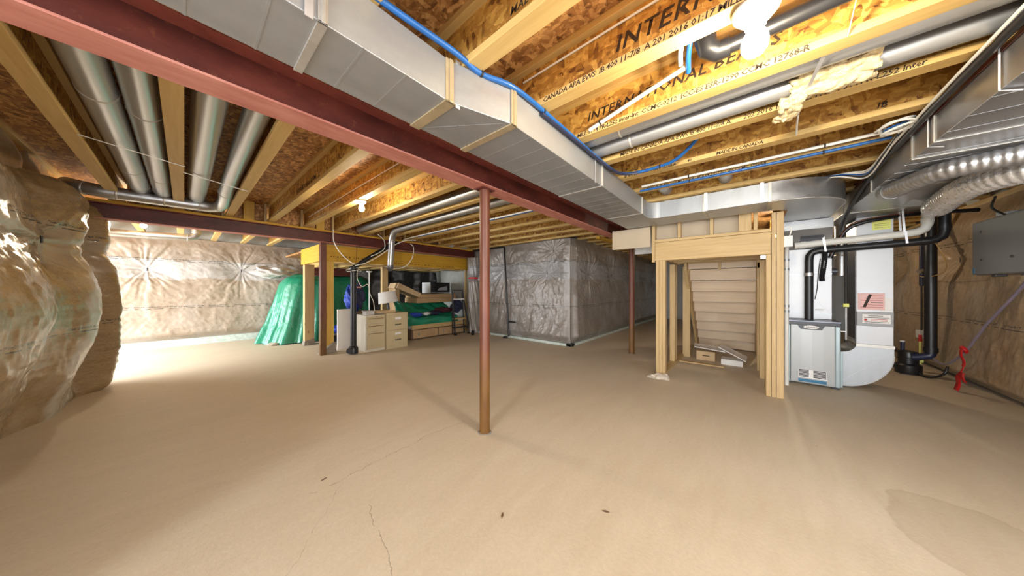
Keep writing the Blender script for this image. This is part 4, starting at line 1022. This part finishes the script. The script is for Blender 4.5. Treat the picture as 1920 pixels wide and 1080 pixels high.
# coil of white cable
ck = thing('cable_coil', 'coil of white and blue cable under a joist by the return duct', 'cable', (3.05, -.74, 2.33))
for i in range(7):
    a0 = R.uniform(0, 6); rx = R.uniform(.06, .10); cx_, cy_ = 3.05 + R.uniform(-.03, .03), -.735 + R.uniform(-.02, .02)
    tl = R.uniform(-.25, .25)
    pts = [(cx_ + rx * math.cos(a), cy_ + rx * .75 * math.sin(a), 2.325 + tl * rx * math.cos(a + 1) + .006 * i) for a in [a0 + 2 * PI * k / 20 for k in range(20)]]
    MB().tube(pts + [pts[0]], .0065, 7).build('loop', 'pex_blue' if i == 3 else 'cable_white', ck, True)
WIRES = [('cable_white', 'white cable', 0), ('cable_white', 'second white cable', 1), ('pex_blue', 'blue cable', 2), ('cable_black', 'black cable', 3), ('cable_white', 'third white cable', 4)]
for i, (mt, nm, j) in enumerate(WIRES):
    o_ = .016 * j
    cable('data_cable', nm + ' dropping from the coil along the return duct to the rounded trunk end',
          [(3.12 + o_, -.79, 2.35), (3.5 + o_, -.80 + .01 * (j % 2), 2.33 - .01 * j), (3.85 + o_ * 1.3, -.785, 2.30 - .012 * j), (4.0 + o_, -.72 + .02 * j, 2.34), (4.12, -.60 + .05 * j, 2.37), (4.2, -.3 + .06 * j, 2.37)], .006, mt)
# black line, white cable and red strip along the return duct
cable('insulated_line', 'thick black line running along the top edge of the return duct', [(-.5, -.815, 2.325), (2.2, -.815, 2.325), (3.2, -.825, 2.315), (3.9, -.83, 2.28), (4.6, -.832, 2.16), (5.05, -.84, 2.03), (5.3, -.86, 1.95)], .018, 'black_plastic', 10)
cable('power_cable', 'white cable strapped on the thick black line by the return duct', [(-.5, -.79, 2.335), (2.2, -.79, 2.335), (3.0, -.797, 2.33), (3.4, -.80, 2.32)], .007, 'cable_white')
o = MB().box(1.5, 4.6, -.853, -.848, 2.315, 2.335).build('red_strip', 'red_steel'); tag(o, 'thin dark red strip along the upper side of the return duct', 'strip')
cable('power_cable', 'white cable stapled high along the web of the top lettered joist', [(1.405, 1.1, 2.58), (1.405, .4, 2.59), (1.405, -.3, 2.59), (1.405, -1.2, 2.6)], .0055, 'cable_white')
cable('power_cable', 'white cable along the web of a rear joist beside the bulb', [(1.40, 2.0, 2.53), (1.40, 4.0, 2.52), (1.40, 5.8, 2.50)], .0055, 'cable_white')
# straps across the joists
def strap(label, a, b, w=.02):
    o = MB().bar(a, b, w, .0015, (0, 0, 1)).build('hanger_strap', 'strap_metal'); tag(o, label, 'strap')
strap('thin steel strap holding up the left duct pair below the joists', (-.49, 3.62, 2.358), (.005, 3.85, 2.356), .018)
strap('thin steel strap under the two silver ducts right of the pale joist', (-.01, 4.05, 2.356), (.46, 4.3, 2.358), .018)
strap('pale plumber strap holding the top right ducts beside the torn wool', (1.93, -.27, 2.365), (2.42, -.225, 2.358), .016)
o = MB().bar((1.70, -.335, 2.50), (1.865, -.325, 2.365), .014, .002, (0, 1, 0)).build('hanger_strap', 'strap_metal'); tag(o, 'short white strap holding the black pipe right of the lamp', 'strap')
cable('hanging_wire', 'pale wire slanting below the torn wool to the next joist', [(2.42, -.23, 2.36), (2.62, -.24, 2.36), (2.83, -.255, 2.362)], .005, 'cable_white')
# torn yellow wool
def wool(name, label, c, sx, sy, sz, seed, mat='wool'):
    nu, nv = 48, 30
    A, B = np.meshgrid(np.linspace(0, 2*PI, nu), np.linspace(.02, PI-.02, nv), indexing='ij')
    rr_ = 1 + .28 * waves(np.cos(A) * np.sin(B) * 1.2 + np.cos(B), np.sin(A) * np.sin(B) * 1.2 - np.cos(B) * .7, seed, .5, 5)
    rr_[-1] = rr_[0]
    P3 = np.stack([c[0] + sx * rr_ * np.cos(A) * np.sin(B), c[1] + sy * rr_ * np.sin(A) * np.sin(B), c[2] + sz * rr_ * np.cos(B)], -1)
    return grid_mesh(name, P3, A, B, mat, None)
t = NT('wool'); v = t.coords(); n1 = t.noise(v, 60, 6, .7)
t.bump(n1, .9, .01); t.set(t.ramp(n1, [(.3, (.58, .42, .20)), (.7, (.88, .72, .45))]), .95)
def ragged(name, P3, S, T, seed, mat, thick, hole=.55):
    """torn sheet: faces beyond a noisy outline are left out"""
    ns, nt = S.shape; edge = np.minimum(np.minimum(S, 1 - S), np.minimum(T, 1 - T)) * 4 + .35 * waves(S * 1.5, T * 1.5, seed, .8, 6)
    f = []
    for i in range(ns - 1):
        for j in range(nt - 1):
            if edge[i, j] > .12: f.append((i*nt + j, (i+1)*nt + j, (i+1)*nt + j + 1, i*nt + j + 1))
    used = sorted({k for q in f for k in q}); mp = {k: n_ for n_, k in enumerate(used)}; V = P3.reshape(-1, 3)
    me = bpy.data.meshes.new(name); me.from_pydata([tuple(V[k]) for k in used], [], [tuple(mp[k] for k in q) for q in f]); me.update(); me.shade_smooth()
    o = link(name, me, mat); q = o.modifiers.new('thickness', 'SOLIDIFY'); q.thickness = thick; q.offset = 0
    return o
S, T = np.meshgrid(np.linspace(0, 1, 60), np.linspace(0, 1, 46), indexing='ij')
an = -PI * (.05 + .95 * T) + .3; rr_ = .074 + .014 * waves(S * 2, T * 2, 5, 1, 9) + .02 * sm(T, .7, 1)
P3 = np.stack([2.25 - rr_ * np.cos(an), -.13 - .36 * S, 2.425 + rr_ * np.sin(an)], -1)
o = ragged('insulation_scrap', P3, S, T, 3, 'wool', .016); tag(o, 'torn yellow wool wrapped on the lower silver duct at top right', 'insulation')
P3 = np.stack([2.22 + .20 * T + .02 * waves(S, T, 4, 1, 6), -.245 + .10 * S + .04 * T + .012 * waves(S * 2, T, 14, 1, 6), 2.352 - .035 * T - .02 * np.sin(T * 3) + .014 * waves(S, T * 2, 8, 1, 8)], -1)
o = ragged('insulation_scrap', P3, S, T, 9, 'wool', .02); tag(o, 'tuft of yellow wool hanging beside the pale plumber strap', 'insulation')
# ================================================================== STORAGE AT THE BACK
t = NT('tarp_green'); v = t.coords(); n1 = t.noise(v, 7, 5, .6, .6)
t.bump(n1, .5, .03); t.set(t.ramp(t.noise(v, 1.5, 3), [(.3, (.006, .16, .085)), (.7, (.012, .26, .145))]), .36, 0, .25, .25)
t = NT('clear_bag'); v = t.coords(); n1 = t.noise(v, 9, 5, .6, 1.0); t.bump(n1, .8, .03)
t.set((.72, .70, .68), .25, 0, .6, .1, Transmission_Weight=.25, IOR=1.2)
plain('beige_steel', (.56, .47, .29), .45, .1, .04, 4)
plain('beige_light', (.66, .62, .52), .45, .1, .04, 4)
plain('dark_wood', (.16, .095, .055), .5, 0, .2, 8)
plain('blue_cloth', (.015, .05, .40), .6, 0, .25, 14)
plain('navy_cloth', (.015, .018, .05), .8, 0, .3, 14)
plain('maroon_cloth', (.075, .012, .022), .85, 0, .3, 14)
plain('white_cloth', (.70, .70, .70), .8, 0, .1, 14)
plain('lampshade', (.66, .65, .63), .8, 0, .05, 5)
plain('dark_metal', (.045, .045, .05), .4, .5, .1, 6)
plain('black_gloss', (.01, .01, .012), .2)
plain('silver_plastic', (.40, .42, .46), .3, .4, .05, 5)
plain('skin_label', (.6, .25, .2), .6)
plain('red_ribbon', (.55, .008, .012), .5, 0, .12, 20)

# black sheet added to stand in for the deep shade of the storage bay
S, H = np.meshgrid(np.linspace(0, 2.1, 90), np.linspace(.05, 1.78, 60), indexing='ij')
P3 = np.stack([3.28 + S, 7.9 + .05 * np.sin(S * 11 + waves(S, H, 3, .5, 2, 6)) + .02 * waves(S, H, 6, 1, 5), H], -1)
plain('black_sheet', (.018, .016, .016), .4, 0, .2, 5)
o = grid_mesh('darkening_sheet', P3, S, H, 'black_sheet', None); tag(o, 'black sheet added to darken the bay behind the cartons', 'plastic sheet')
# big tarp heap: steep-sided draped hump with gathered folds
def heap(label, cx_, cy_, ax_, ay_, hz, seed, name='tarpaulin'):
    nu, nv = 220, 80
    A, T = np.meshgrid(np.linspace(0, 2*PI, nu), np.linspace(0, 1, nv), indexing='ij')
    rad = np.interp(T, [0, .35, .5, .62, .8, 1], [0, .60, .76, .83, .92, 1.04])
    z = np.interp(T, [0, .35, .45, .52, .62, .8, 1], [1.0, .985, .93, .84, .62, .30, .012])
    se = (np.abs(np.cos(A))**3.2 + np.abs(np.sin(A))**3.2) ** (-1/3.2)
    w = np.sin(A * 23 + 2.2 * np.sin(A * 5 + seed)) * .5 + np.sin(A * 41 + 1.3 * np.sin(A * 7)) * .3 + np.sin(A * 9 + seed) * .6
    foldamp = .055 * sm(T, .38, .95)
    rr_ = rad * se * (1 + foldamp * w)
    top = 1 + .045 * np.sin(A * 2 + 1.1) * sm(T, .05, .5) * (1 - sm(T, .5, .8))
    X2 = cx_ + ax_ * rr_ * np.cos(A); Y2 = cy_ + ay_ * rr_ * np.sin(A)
    Z2 = hz * z * top + (.03 * waves(X2, Y2, seed, .6, 4) * sm(1 - T, .02, .2))
    # left end sags towards the floor
    Z2 = Z2 * (1 - .05 * sm(cx_ - X2, ax_ * .3, ax_)) + 0.012 * waves(X2 * 1.0, Z2 * 1.3 + Y2, seed + 2, 2, 9) * sm(1 - T, .03, .2)
    Z2 = np.maximum(Z2, .008); Z2[-1] = Z2[0]; 
    P3 = np.stack([X2, Y2, Z2], -1); P3[-1] = P3[0]
    o = grid_mesh(name, P3, A, T, 'tarp_green', None); return tag(o, label, 'tarp')
heap('large green tarp draped over a heap behind the wooden posts', 2.52, 8.55, 1.36, .72, 1.60, 4)
def lump(name, label, cat, c, s_, seed, mat, rough=.25):
    o = wool(name, '', c, s_[0], s_[1], s_[2], seed, mat); return tag(o, label, cat)
lump('plastic_bag', 'clear plastic sheet bundled on the left top of the green tarp', 'plastic sheet', (1.45, 9.05, 1.66), (.36, .22, .14), 12, 'clear_bag')
o = wool('paper_scrap', '', (1.28, 7.98, .035), .12, .05, .03, 8, 'dusty_paper'); tag(o, 'pale scrap poking out under the left edge of the tarp', 'paper')

# filing cabinets
def file_cabinet(label, x0, x1, y0, y1, h_, kind):
    r_ = thing('filing_cabinet', label, 'cabinet', ((x0+x1)/2, y0, 0))
    MB().box(x0, x1, y0, y1, 0.0, h_).build('body', 'beige_light' if kind == 3 else 'beige_steel', r_, bevel=.004)
    hs = [.0, .30, .50, .70] if kind == 3 else [0.06, .40, .73]
    lim = [(.05, .405), (.415, .555), (.565, .705)] if kind == 3 else [(.075, .385), (.395, .705)]
    for a, b in lim:
        d_ = MB().box(x0 + .012, x1 - .012, y0 - .014, y0, a, b).build('drawer', 'beige_steel', r_, bevel=.004)
        if kind == 3: MB().box(x0 + .04, x1 - .03, y0 - .019, y0 - .013, b - .055, b - .043).build('grip_slot', 'dark_wood', d_)
        else:
            MB().box((x0+x1)/2 - .055, (x0+x1)/2 + .07, y0 - .018, y0 - .0145, b - .10, b - .05).build('label_holder', 'label_white', d_)
            xm = (x0+x1)/2
            MB().tube([(xm - .05, y0 - .013, b - .20), (xm - .05, y0 - .034, b - .205), (xm + .06, y0 - .034, b - .20), (xm + .06, y0 - .013, b - .195)], .008, 8).build('pull', 'dark_metal', d_, True)
    if kind == 3: MB().lathe([(.008, 0), (.007, .004)], ((x0+x1)/2 + .02, y0 - .0145, .69), (0, -1, 0), 10).build('lock', 'dark_metal', r_)
    return r_
file_cabinet('beige three-drawer filing cabinet next to the black drain pipe', 2.318, 2.69, 5.74, 6.20, .725, 3)
file_cabinet('beige two-drawer filing cabinet with white label holders', 2.70, 3.165, 5.69, 6.25, .745, 2)
tr = thing('basket_tray', 'shallow wicker tray lying on the two filing cabinets', 'tray', (2.75, 5.95, .747))
MB().box(2.55, 2.95, 5.80, 6.12, .747, .765).build('base', 'cardboard_light', tr, bevel=.003)
for a in (((2.55, 2.95, 5.80, 5.82)), ((2.55, 2.95, 6.10, 6.12)), ((2.55, 2.57, 5.82, 6.10)), ((2.93, 2.95, 5.82, 6.10))):
    MB().box(*a, .765, .79).build('rim', 'cardboard_light', tr, bevel=.003)
tb = thing('plastic_tub', 'small clear tub of odds on the left filing cabinet', 'container', (2.40, 5.86, .726))
MB().box(2.33, 2.50, 5.79, 5.95, .726, .80).build('body', 'clear_bag', tb, bevel=.008)
MB().box(2.32, 2.51, 5.78, 5.96, .80, .812).build('lid', 'clear_bag', tb, bevel=.004)

# black drain pipe with tangled wires
bp = thing('drain_pipe', 'black drain pipe standing left of the filing cabinets with a slanted arm', 'pipe', (2.13, 5.82, 0))
MB().tube([(2.11, 5.80, .10), (2.11, 5.80, 1.66)], .052, 18).build('pipe', 'black_plastic', bp, True)
MB().tube([(2.11, 5.80, 1.66), (2.17, 5.80, 1.70), (2.32, 5.79, 1.82), (2.76, 5.76, 2.13), (2.95, 5.75, 2.24)], .042, 16).build('arm', 'black_plastic', bp, True)
MB().tube([(2.11, 5.80, 1.57), (2.11, 5.80, 1.68)], .06, 18).build('hub', 'black_plastic', bp, True)
MB().lathe([(.085, .0), (.085, .10), (.07, .13), (.055, .14)], (2.10, 5.78, .02), n=20).build('trap', 'black_plastic', bp, True)
MB().tube([(2.02, 5.74, .09), (2.00, 5.70, .09)], .05, 14).build('cleanout', 'black_plastic', bp, True)
for i in range(5):
    a = R.uniform(0, 6)
    pts = [(2.11 + (.07 + .02*i%3) * math.cos(a + k*.9), 5.78 + .07 * math.sin(a + k*.9), 1.66 - .02 * i + .02 * math.sin(k*2)) for k in range(7)]
    MB().tube(spline(pts, 5), .006, 6).build('wire_wrap', 'cable_white' if i % 2 else 'cable_black', bp, True)
cable('hanging_cable', 'white cable looping from the rear joist to the black pipe top', [(1.80, 5.9, 2.36), (1.79, 5.85, 2.15), (1.86, 5.80, 1.96), (2.0, 5.78, 1.80), (2.11, 5.74, 1.72)], .008, 'cable_white')
cable('hanging_cable', 'white cable sweeping from the black pipe top up past the silver elbow', [(2.12, 5.74, 1.70), (2.3, 5.70, 1.76), (2.55, 5.66, 1.92), (2.80, 5.60, 2.14), (3.0, 5.5, 2.26), (3.25, 5.5, 2.30)], .008, 'cable_white')
cable('hanging_cable', 'white loop of cable hanging right of the downward silver elbow', [(3.35, 5.9, 2.28), (3.44, 5.92, 2.20), (3.42, 5.95, 1.96), (3.25, 5.95, 1.76), (2.95, 5.92, 1.69), (2.75, 5.85, 1.72)], .009, 'cable_white')
cable('hanging_cable', 'white cable loop left of the downward silver elbow', [(2.55, 5.75, 2.36), (2.66, 5.72, 2.25), (2.66, 5.70, 2.08), (2.52, 5.70, 1.96), (2.40, 5.72, 1.90)], .007, 'cable_white')
cable('hanging_cable', 'dark thin wire hanging down across the yellow beam', [(2.22, 6.0, 2.36), (2.26, 6.05, 2.2), (2.28, 6.1, 2.0), (2.30, 6.2, 1.75)], .004, 'rust_post')
cable('hanging_cable', 'white wire drooping from the black pipe top beside the blue bag', [(2.17, 5.76, 1.62), (2.18, 5.80, 1.45), (2.28, 5.84, 1.30), (2.40, 5.86, 1.34), (2.46, 5.9, 1.15), (2.55, 5.95, .98), (2.57, 5.95, .80)], .007, 'cable_white')
# floor lamp pole with shade
lp = thing('lamp_stand', 'thin white lamp pole standing behind the filing cabinets', 'lamp', (2.62, 6.32, 0))
MB().tube([(2.62, 6.32, .02), (2.62, 6.32, 1.60)], .012, 10).build('pole', 'white_paint', lp, True)
MB().lathe([(.12, 0), (.12, .015), (.02, .03)], (2.62, 6.32, 0), n=20).build('base', 'white_paint', lp, True)
MB().lathe([(.02, 0), (.055, .02), (.055, .035)], (2.62, 6.32, 1.60), n=16).build('socket_cup', 'white_paint', lp, True)
ls = thing('lampshade', 'grey drum lampshade tilted above the filing cabinets', 'lampshade', (2.93, 6.15, 1.05))
axl = Vector((-.12, .1, 1)).normalized()
MB().lathe([(.205, -.12), (.175, .12), (.170, .12), (.20, -.12)], (2.93, 6.12, 1.065), axl, 32).build('shade', 'lampshade', ls, True)
for h_, r_ in ((-.12, .206), (.12, .176)): MB().lathe([(r_, h_ - .004), (r_ + .002, h_), (r_, h_ + .004)], (2.93, 6.12, 1.065), axl, 32).build('trim_ring', 'lampshade', ls, True)
MB().tube([(2.95, 6.12, .748), (2.94, 6.12, .95)], [.03, .02], 12).build('stem', 'dark_metal', ls, True)
MB().lathe([(.07, 0), (.07, .012)], (2.95, 6.12, .747), n=20).build('foot', 'dark_metal', ls)
# white board leaning behind the black pipe
o = MB().box(2.03, 2.35, 6.42, 6.44, 0, .83).build('foam_board', 'white_board', bevel=.003); tag(o, 'white panel standing on the floor behind the black drain pipe', 'board')
# blue bag
bb = thing('sports_bag', 'blue and navy bag with red tag propped behind the white pole', 'bag', (2.40, 6.6, .8))
o = wool('bag_body', '', (2.40, 6.62, 1.02), .16, .12, .27, 21, 'blue_cloth'); adopt(o, bb)
o = wool('bag_flap', '', (2.50, 6.55, 1.08), .10, .09, .24, 22, 'navy_cloth'); adopt(o, bb)
MB().box(2.42, 2.50, 6.44, 6.46, 1.27, 1.30).build('tag', 'skin_label', bb, bevel=.004)
MB().box(2.25, 2.75, 6.45, 6.85, 0, .76).build('support_crate', 'dark_wood', bb, bevel=.006)
# blue bundle and crate low behind the post
cr = thing('storage_crate', 'low dark crate holding a blue bundle right of the yellow post', 'crate', (2.35, 7.3, 0))
MB().box(2.15, 2.72, 7.15, 7.55, .06, .20).build('body', 'navy_plastic', cr, bevel=.008)
MB().box(2.12, 2.75, 7.12, 7.58, .20, .225).build('rim', 'silver_plastic', cr, bevel=.004)
for x in (2.2, 2.64):
    for y in (7.2, 7.48): MB().tube([(x - .02, y, .03), (x + .02, y, .03)], .03, 12).build('wheel', 'black_plastic', cr, True)
o = wool('blue_bundle', '', (2.42, 7.35, .31), .26, .17, .10, 31, 'blue_cloth'); tag(o, 'crumpled blue bundle lying in the low dark crate', 'cloth')
o = MB().box(1.98, 2.12, 7.1, 7.2, 0, .30).build('wood_block', 'lumber_z', bevel=.004); tag(o, 'short wooden block standing right of the yellow post', 'block')

# bed base, tarp over it
bd = thing('bed_base', 'dark wooden bed base with drawers and a light rail under green tarp', 'bed', (4.4, 6.2, 0))
MB().box(3.56, 5.20, 6.22, 7.30, .02, .245).build('body', 'dark_wood', bd, bevel=.004)
for a, b in ((3.60, 4.30), (4.33, 5.17)):
    d_ = MB().box(a, b, 6.205, 6.222, .035, .23).build('drawer', 'cardboard', bd, bevel=.004)
    MB().box(a + .14, a + .17, 6.192, 6.206, .10, .16).build('pull', 'silver_plastic', d_, bevel=.004)
MB().box(3.56, 5.20, 6.19, 6.23, .255, .36).build('side_rail', 'lumber_x', bd, bevel=.004)
MB().box(3.58, 5.20, 6.24, 7.30, .25, .42).build('mattress', 'white_cloth', bd, bevel=.02)
S, H = np.meshgrid(np.linspace(0, 1, 120), np.linspace(0, 1, 90), indexing='ij')
xx = 3.22 + 1.72 * S
yy = np.interp(H, [0, .22, .26, .5, .62, 1.0], [6.175, 6.178, 6.23, 6.42, 6.50, 6.85])
zz = np.interp(H, [0, .22, .26, .5, .62, 1.0], [.36, .50, .53, .555, .62, .87])
lf = sm(.30 - S, 0, .30)
zz = zz * (1 - lf) + (np.interp(H, [0, .2, .45, 1], [.36, .62, .95, 1.18]) - .10 * sm(.1 - S, 0, .1)) * lf
yy = yy + .02 * waves(S * 2, H * 2, 4, .8, 4) + .03 * lf * np.sin(S * 60 + H * 9)
zz = zz + (.014 * waves(S * 3, H * 2, 7, .8, 6) + .020 * np.abs(np.sin(S * 22 + H * 7 + waves(S, H, 2, .5, 2, 5))) * sm(H, .45, .8)) * sm(H, .02, .15)
o = grid_mesh('tarpaulin', np.stack([xx, yy, zz], -1), S, H, 'tarp_green', None); tag(o, 'green tarp spread over the bed base and rising behind the lampshade', 'tarp')
tsol = o.modifiers.new('thickness', 'SOLIDIFY'); tsol.thickness = .004
o = wool('clothing', '', (3.78, 6.40, .60), .20, .12, .045, 41, 'blue_cloth'); tag(o, 'blue garment on the tarp at the left of the clothes heap', 'clothing')
o = wool('clothing', '', (4.06, 6.36, .605), .10, .08, .035, 42, 'white_cloth'); tag(o, 'small white garment on the tarp beside the blue one', 'clothing')
o = wool('clothing', '', (4.32, 6.42, .61), .24, .13, .05, 43, 'navy_cloth'); tag(o, 'dark navy garment on the tarp mid bed', 'clothing')
o = wool('clothing', '', (4.72, 6.50, .66), .34, .16, .065, 44, 'maroon_cloth'); tag(o, 'dark maroon garment on the tarp by the ladder', 'clothing')
# boxes above
carton('cardboard_box', 'long brown carton lying above the clothes heap, lowest of the pile', 'box', 3.95, 5.22, 6.62, 7.25, .87, 1.0, 'cardboard', 0, tape='tape_brown')
carton('cardboard_box', 'second long brown carton stacked on the long lower carton', 'box', 4.0, 5.25, 6.66, 7.3, 1.006, 1.10, 'cardboard', .02, tape='tape_brown')
sl = thing('cardboard_box', 'slanted flat carton leaning down onto the long cartons', 'box', (3.7, 6.8, .9))
MB().hexa([(3.42,6.66,1.27),(4.02,6.64,1.02),(4.06,7.20,1.02),(3.46,7.22,1.27),(3.47,6.66,1.40),(4.08,6.64,1.13),(4.12,7.20,1.13),(3.52,7.22,1.40)]).build('body', 'cardboard_light', sl, bevel=.004)
MB().hexa([(3.70,6.90,1.271),(3.74,6.90,1.255),(3.74,7.0,1.255),(3.70,7.0,1.271),(3.72,6.90,1.29),(3.76,6.90,1.275),(3.76,7.0,1.275),(3.72,7.0,1.29)]).build('tape', 'tape_brown', sl)
MB().box(3.46, 3.52, 6.72, 7.18, .60, 1.26).build('folded_flap', 'cardboard', sl)
mc = thing('printed_carton', 'dark printed carton with white side on top of the cartons', 'box', (4.85, 7.05, 1.115))
MB().box(4.55, 5.22, 6.92, 7.35, 1.118, 1.43).build('body', 'black_gloss', mc, bevel=.004)
MB().box(4.546, 4.552, 6.92, 7.35, 1.12, 1.43).build('white_side', 'white_cloth', mc)
MB().box(4.56, 5.21, 6.912, 6.919, 1.125, 1.15).build('picture_edge', 'silver_plastic', mc)
MB().hexa([(4.78,6.911,1.2),(5.12,6.911,1.2),(5.12,6.917,1.2),(4.78,6.917,1.2),(4.84,6.911,1.27),(5.12,6.911,1.33),(5.12,6.917,1.33),(4.84,6.917,1.27)]).build('picture', 'silver_plastic', mc)
# ladder
la = thing('step_ladder', 'small dark step ladder with pale treads before the bed', 'ladder', (4.95, 6.05, 0))
for a, b in (((4.72, 6.02, 0), (4.68, 6.10, 1.20)), ((5.20, 5.98, 0), (5.02, 6.10, 1.20))):
    MB().bar(a, b, .04, .025, (0, 1, 0)).build('rail', 'dark_metal', la, bevel=.006)
for a, b in (((4.74, 6.16, 0), (4.70, 6.12, 1.15)), ((5.16, 6.17, 0), (5.04, 6.13, 1.15))):
    MB().bar(a, b, .025, .02, (0, 1, 0)).build('rear_rail', 'dark_metal', la, bevel=.004)
for z, mt in ((.18, 'dark_metal'), (.42, 'lumber_x'), (.95, 'white_cloth'), (1.19, 'black_gloss')):
    xa = 4.72 - .033 * z; xb = 5.20 - .15 * z
    MB().box(xa, xb, 6.0 + .06 * z, 6.13 + .0 * z, z, z + .03).build('tread', mt, la, bevel=.004)
for x in (4.72, 5.20): MB().box(x - .03, x + .03, 5.97, 6.05, 0, .04).build('rubber_foot', 'black_plastic', la, bevel=.006)
lump('backpack', 'dark backpack hanging on the step ladder middle', 'bag', (4.95, 6.24, .76), (.16, .08, .14), 51, 'navy_cloth')
# wrapped column at the right end of the yellow beam
def column(label, x, y, r0, seed):
    A, T = np.meshgrid(np.linspace(0, 2*PI, 70), np.linspace(0.02, 2.12, 110), indexing='ij')
    rr_ = r0 * (1 + .18 * np.sin(T * 5.2 + seed) * .6 - .42 * np.exp(-((T - 1.55) / .07) ** 2)) + .012 * np.sin(A * 9 + T * 8 + seed) + .008 * waves(A, T, seed, .5, 4)
    rr_[-1] = rr_[0]
    P3 = np.stack([x + rr_ * np.cos(A), y + rr_ * np.sin(A), T], -1)
    o = grid_mesh('wrapped_column', P3, A, T, 'wrap_silver', None); tag(o, label, 'insulation')
    return o
wc = column('film-wrapped insulation roll upright where the yellow beam meets the wall', 5.33, 5.98, .15, 3)
MB().lathe([(.135, -.02), (.14, 0), (.135, .02)], (5.33, 5.98, 1.55), n=40).build('red_tape', 'red_ribbon', wc, True)

# ================================================================== WALL PIPES, RIBBON
wp2 = thing('drain_pipe', 'thin black drain pipe down the silvery wrapped wall face', 'pipe', (5.33, 4.7, 0))
MB().tube([(5.34, 6.0, 2.325), (5.34, 4.83, 2.325), (5.34, 4.80, 2.31), (5.33, 4.79, 2.27), (5.31, 4.63, .05)], .022, 12).build('pipe', 'black_plastic', wp2, True)
MB().tube([(5.315, 4.66, .42), (5.315, 4.42, .42)], .02, 10).build('branch', 'black_plastic', wp2, True)
MB().tube([(5.315, 4.655, .36), (5.315, 4.665, .48)], .03, 12).build('hub', 'black_plastic', wp2, True)
MB().lathe([(.07, 0), (.06, .03), (.03, .05)], (5.28, 4.72, 0), n=16).build('floor_cleanout', 'dark_metal', wp2, True)
o = MB().box(5.02, 5.08, 5.66, 5.72, 0, .12).build('pipe_stub', 'black_plastic', bevel=.006); tag(o, 'short black stub on the floor left of the round foreground post', 'pipe')
rb = thing('red_ribbon', 'bright red ribbon tied on the hose near the right wall', 'ribbon', (6.15, -2.0, .05))
MB().tube(spline([(6.17, -1.985, .52), (6.13, -1.97, .55), (6.10, -1.985, .52), (6.14, -2.0, .49)], 5), .018, 8).build('knot', 'red_ribbon', rb, True)
def band_(pts, w, nm):
    m = MB(); n_ = len(pts)
    for (x, y, z) in pts: m.v += [(x - w/2, y, z), (x + w/2, y + .004, z)]
    for k in range(n_ - 1): m.f.append((2*k, 2*k+1, 2*k+3, 2*k+2))
    o = m.build(nm, 'red_ribbon', rb, True); q = o.modifiers.new('thickness', 'SOLIDIFY'); q.thickness = .002
band_([tuple(p) for p in spline([(6.15, -1.975, .53), (6.12, -1.96, .46), (6.09, -1.97, .38), (6.07, -1.96, .33)], 6)], .055, 'tail')
band_([tuple(p) for p in spline([(6.09, -1.965, .33), (6.08, -1.96, .30), (6.10, -1.95, .24)], 6)], .02, 'twist')
band_([tuple(p) for p in spline([(6.09, -1.96, .25), (6.12, -1.94, .18), (6.14, -1.95, .10), (6.13, -1.93, .02)], 6)], .10, 'streamer')
band_([tuple(p) for p in spline([(6.06, -1.95, .25), (6.00, -1.93, .20), (5.98, -1.94, .15)], 6)], .08, 'streamer')
# controls low on the wall behind the return drop
vb = thing('valve_cluster', 'cluster of small valves and wires low behind the black floor fitting', 'valve', (7.15, -2.0, 0))
MB().box(7.30, 7.42, -2.06, -1.98, .50, .62).build('control_box', 'white_paint', vb, bevel=.006)
MB().tube([(7.22, -1.97, .10), (7.22, -1.97, .46)], .012, 8).build('pipe', 'label_yellow', vb, True)
MB().tube([(7.22, -1.97, .46), (7.22, -1.97, .56)], .017, 8).build('red_handle', 'red_ribbon', vb, True)
MB().box(7.2, 7.28, -2.0, -1.9, .14, .24).build('brass_body', 'label_yellow', vb, bevel=.01)
MB().tube([(7.36, -2.02, 2.1), (7.36, -2.02, 1.3)], .022, 10).build('blue_pipe', 'navy_plastic', vb, True)
MB().tube([(7.36, -2.02, 1.3), (7.36, -2.02, .62)], .010, 8).build('riser', 'cable_black', vb, True)
MB().tube([(7.34, -1.99, 1.52), (7.38, -2.04, 1.56)], .03, 10).build('meter', 'zinc_box', vb, True)
cable('hanging_wire', 'thin tan wire curving from the white pipe elbow along the right wall', [(5.6, -1.62, 1.82), (5.8, -1.75, 1.62), (6.3, -1.9, 1.48), (7.0, -1.98, 1.43), (7.34, -2.0, 1.45)], .005, 'flange_wood', 6)
# litter on the floor
for x, y, a, nm in ((1.15, 1.05, .6, 'leaf scrap on the floor front centre'), (1.55, .62, 2.0, 'leaf scrap on the floor front, right of the first'), (.60, 2.15, .3, 'leaf scrap on the floor left of the centre post')):
    m = MB(); c_, s_ = math.cos(a), math.sin(a); q = [(-.02, 0), (-.006, .006), (.016, .003), (.02, -.002), (0, -.007)]
    m.prism([(x + u_ * c_ - w_ * s_, y + u_ * s_ + w_ * c_, .0005) for u_, w_ in q], (0, 0, .003))
    o = m.build('dry_leaf', 'dark_wood'); tag(o, 'tiny dark ' + nm, 'leaf', 'leaf scraps on the floor')
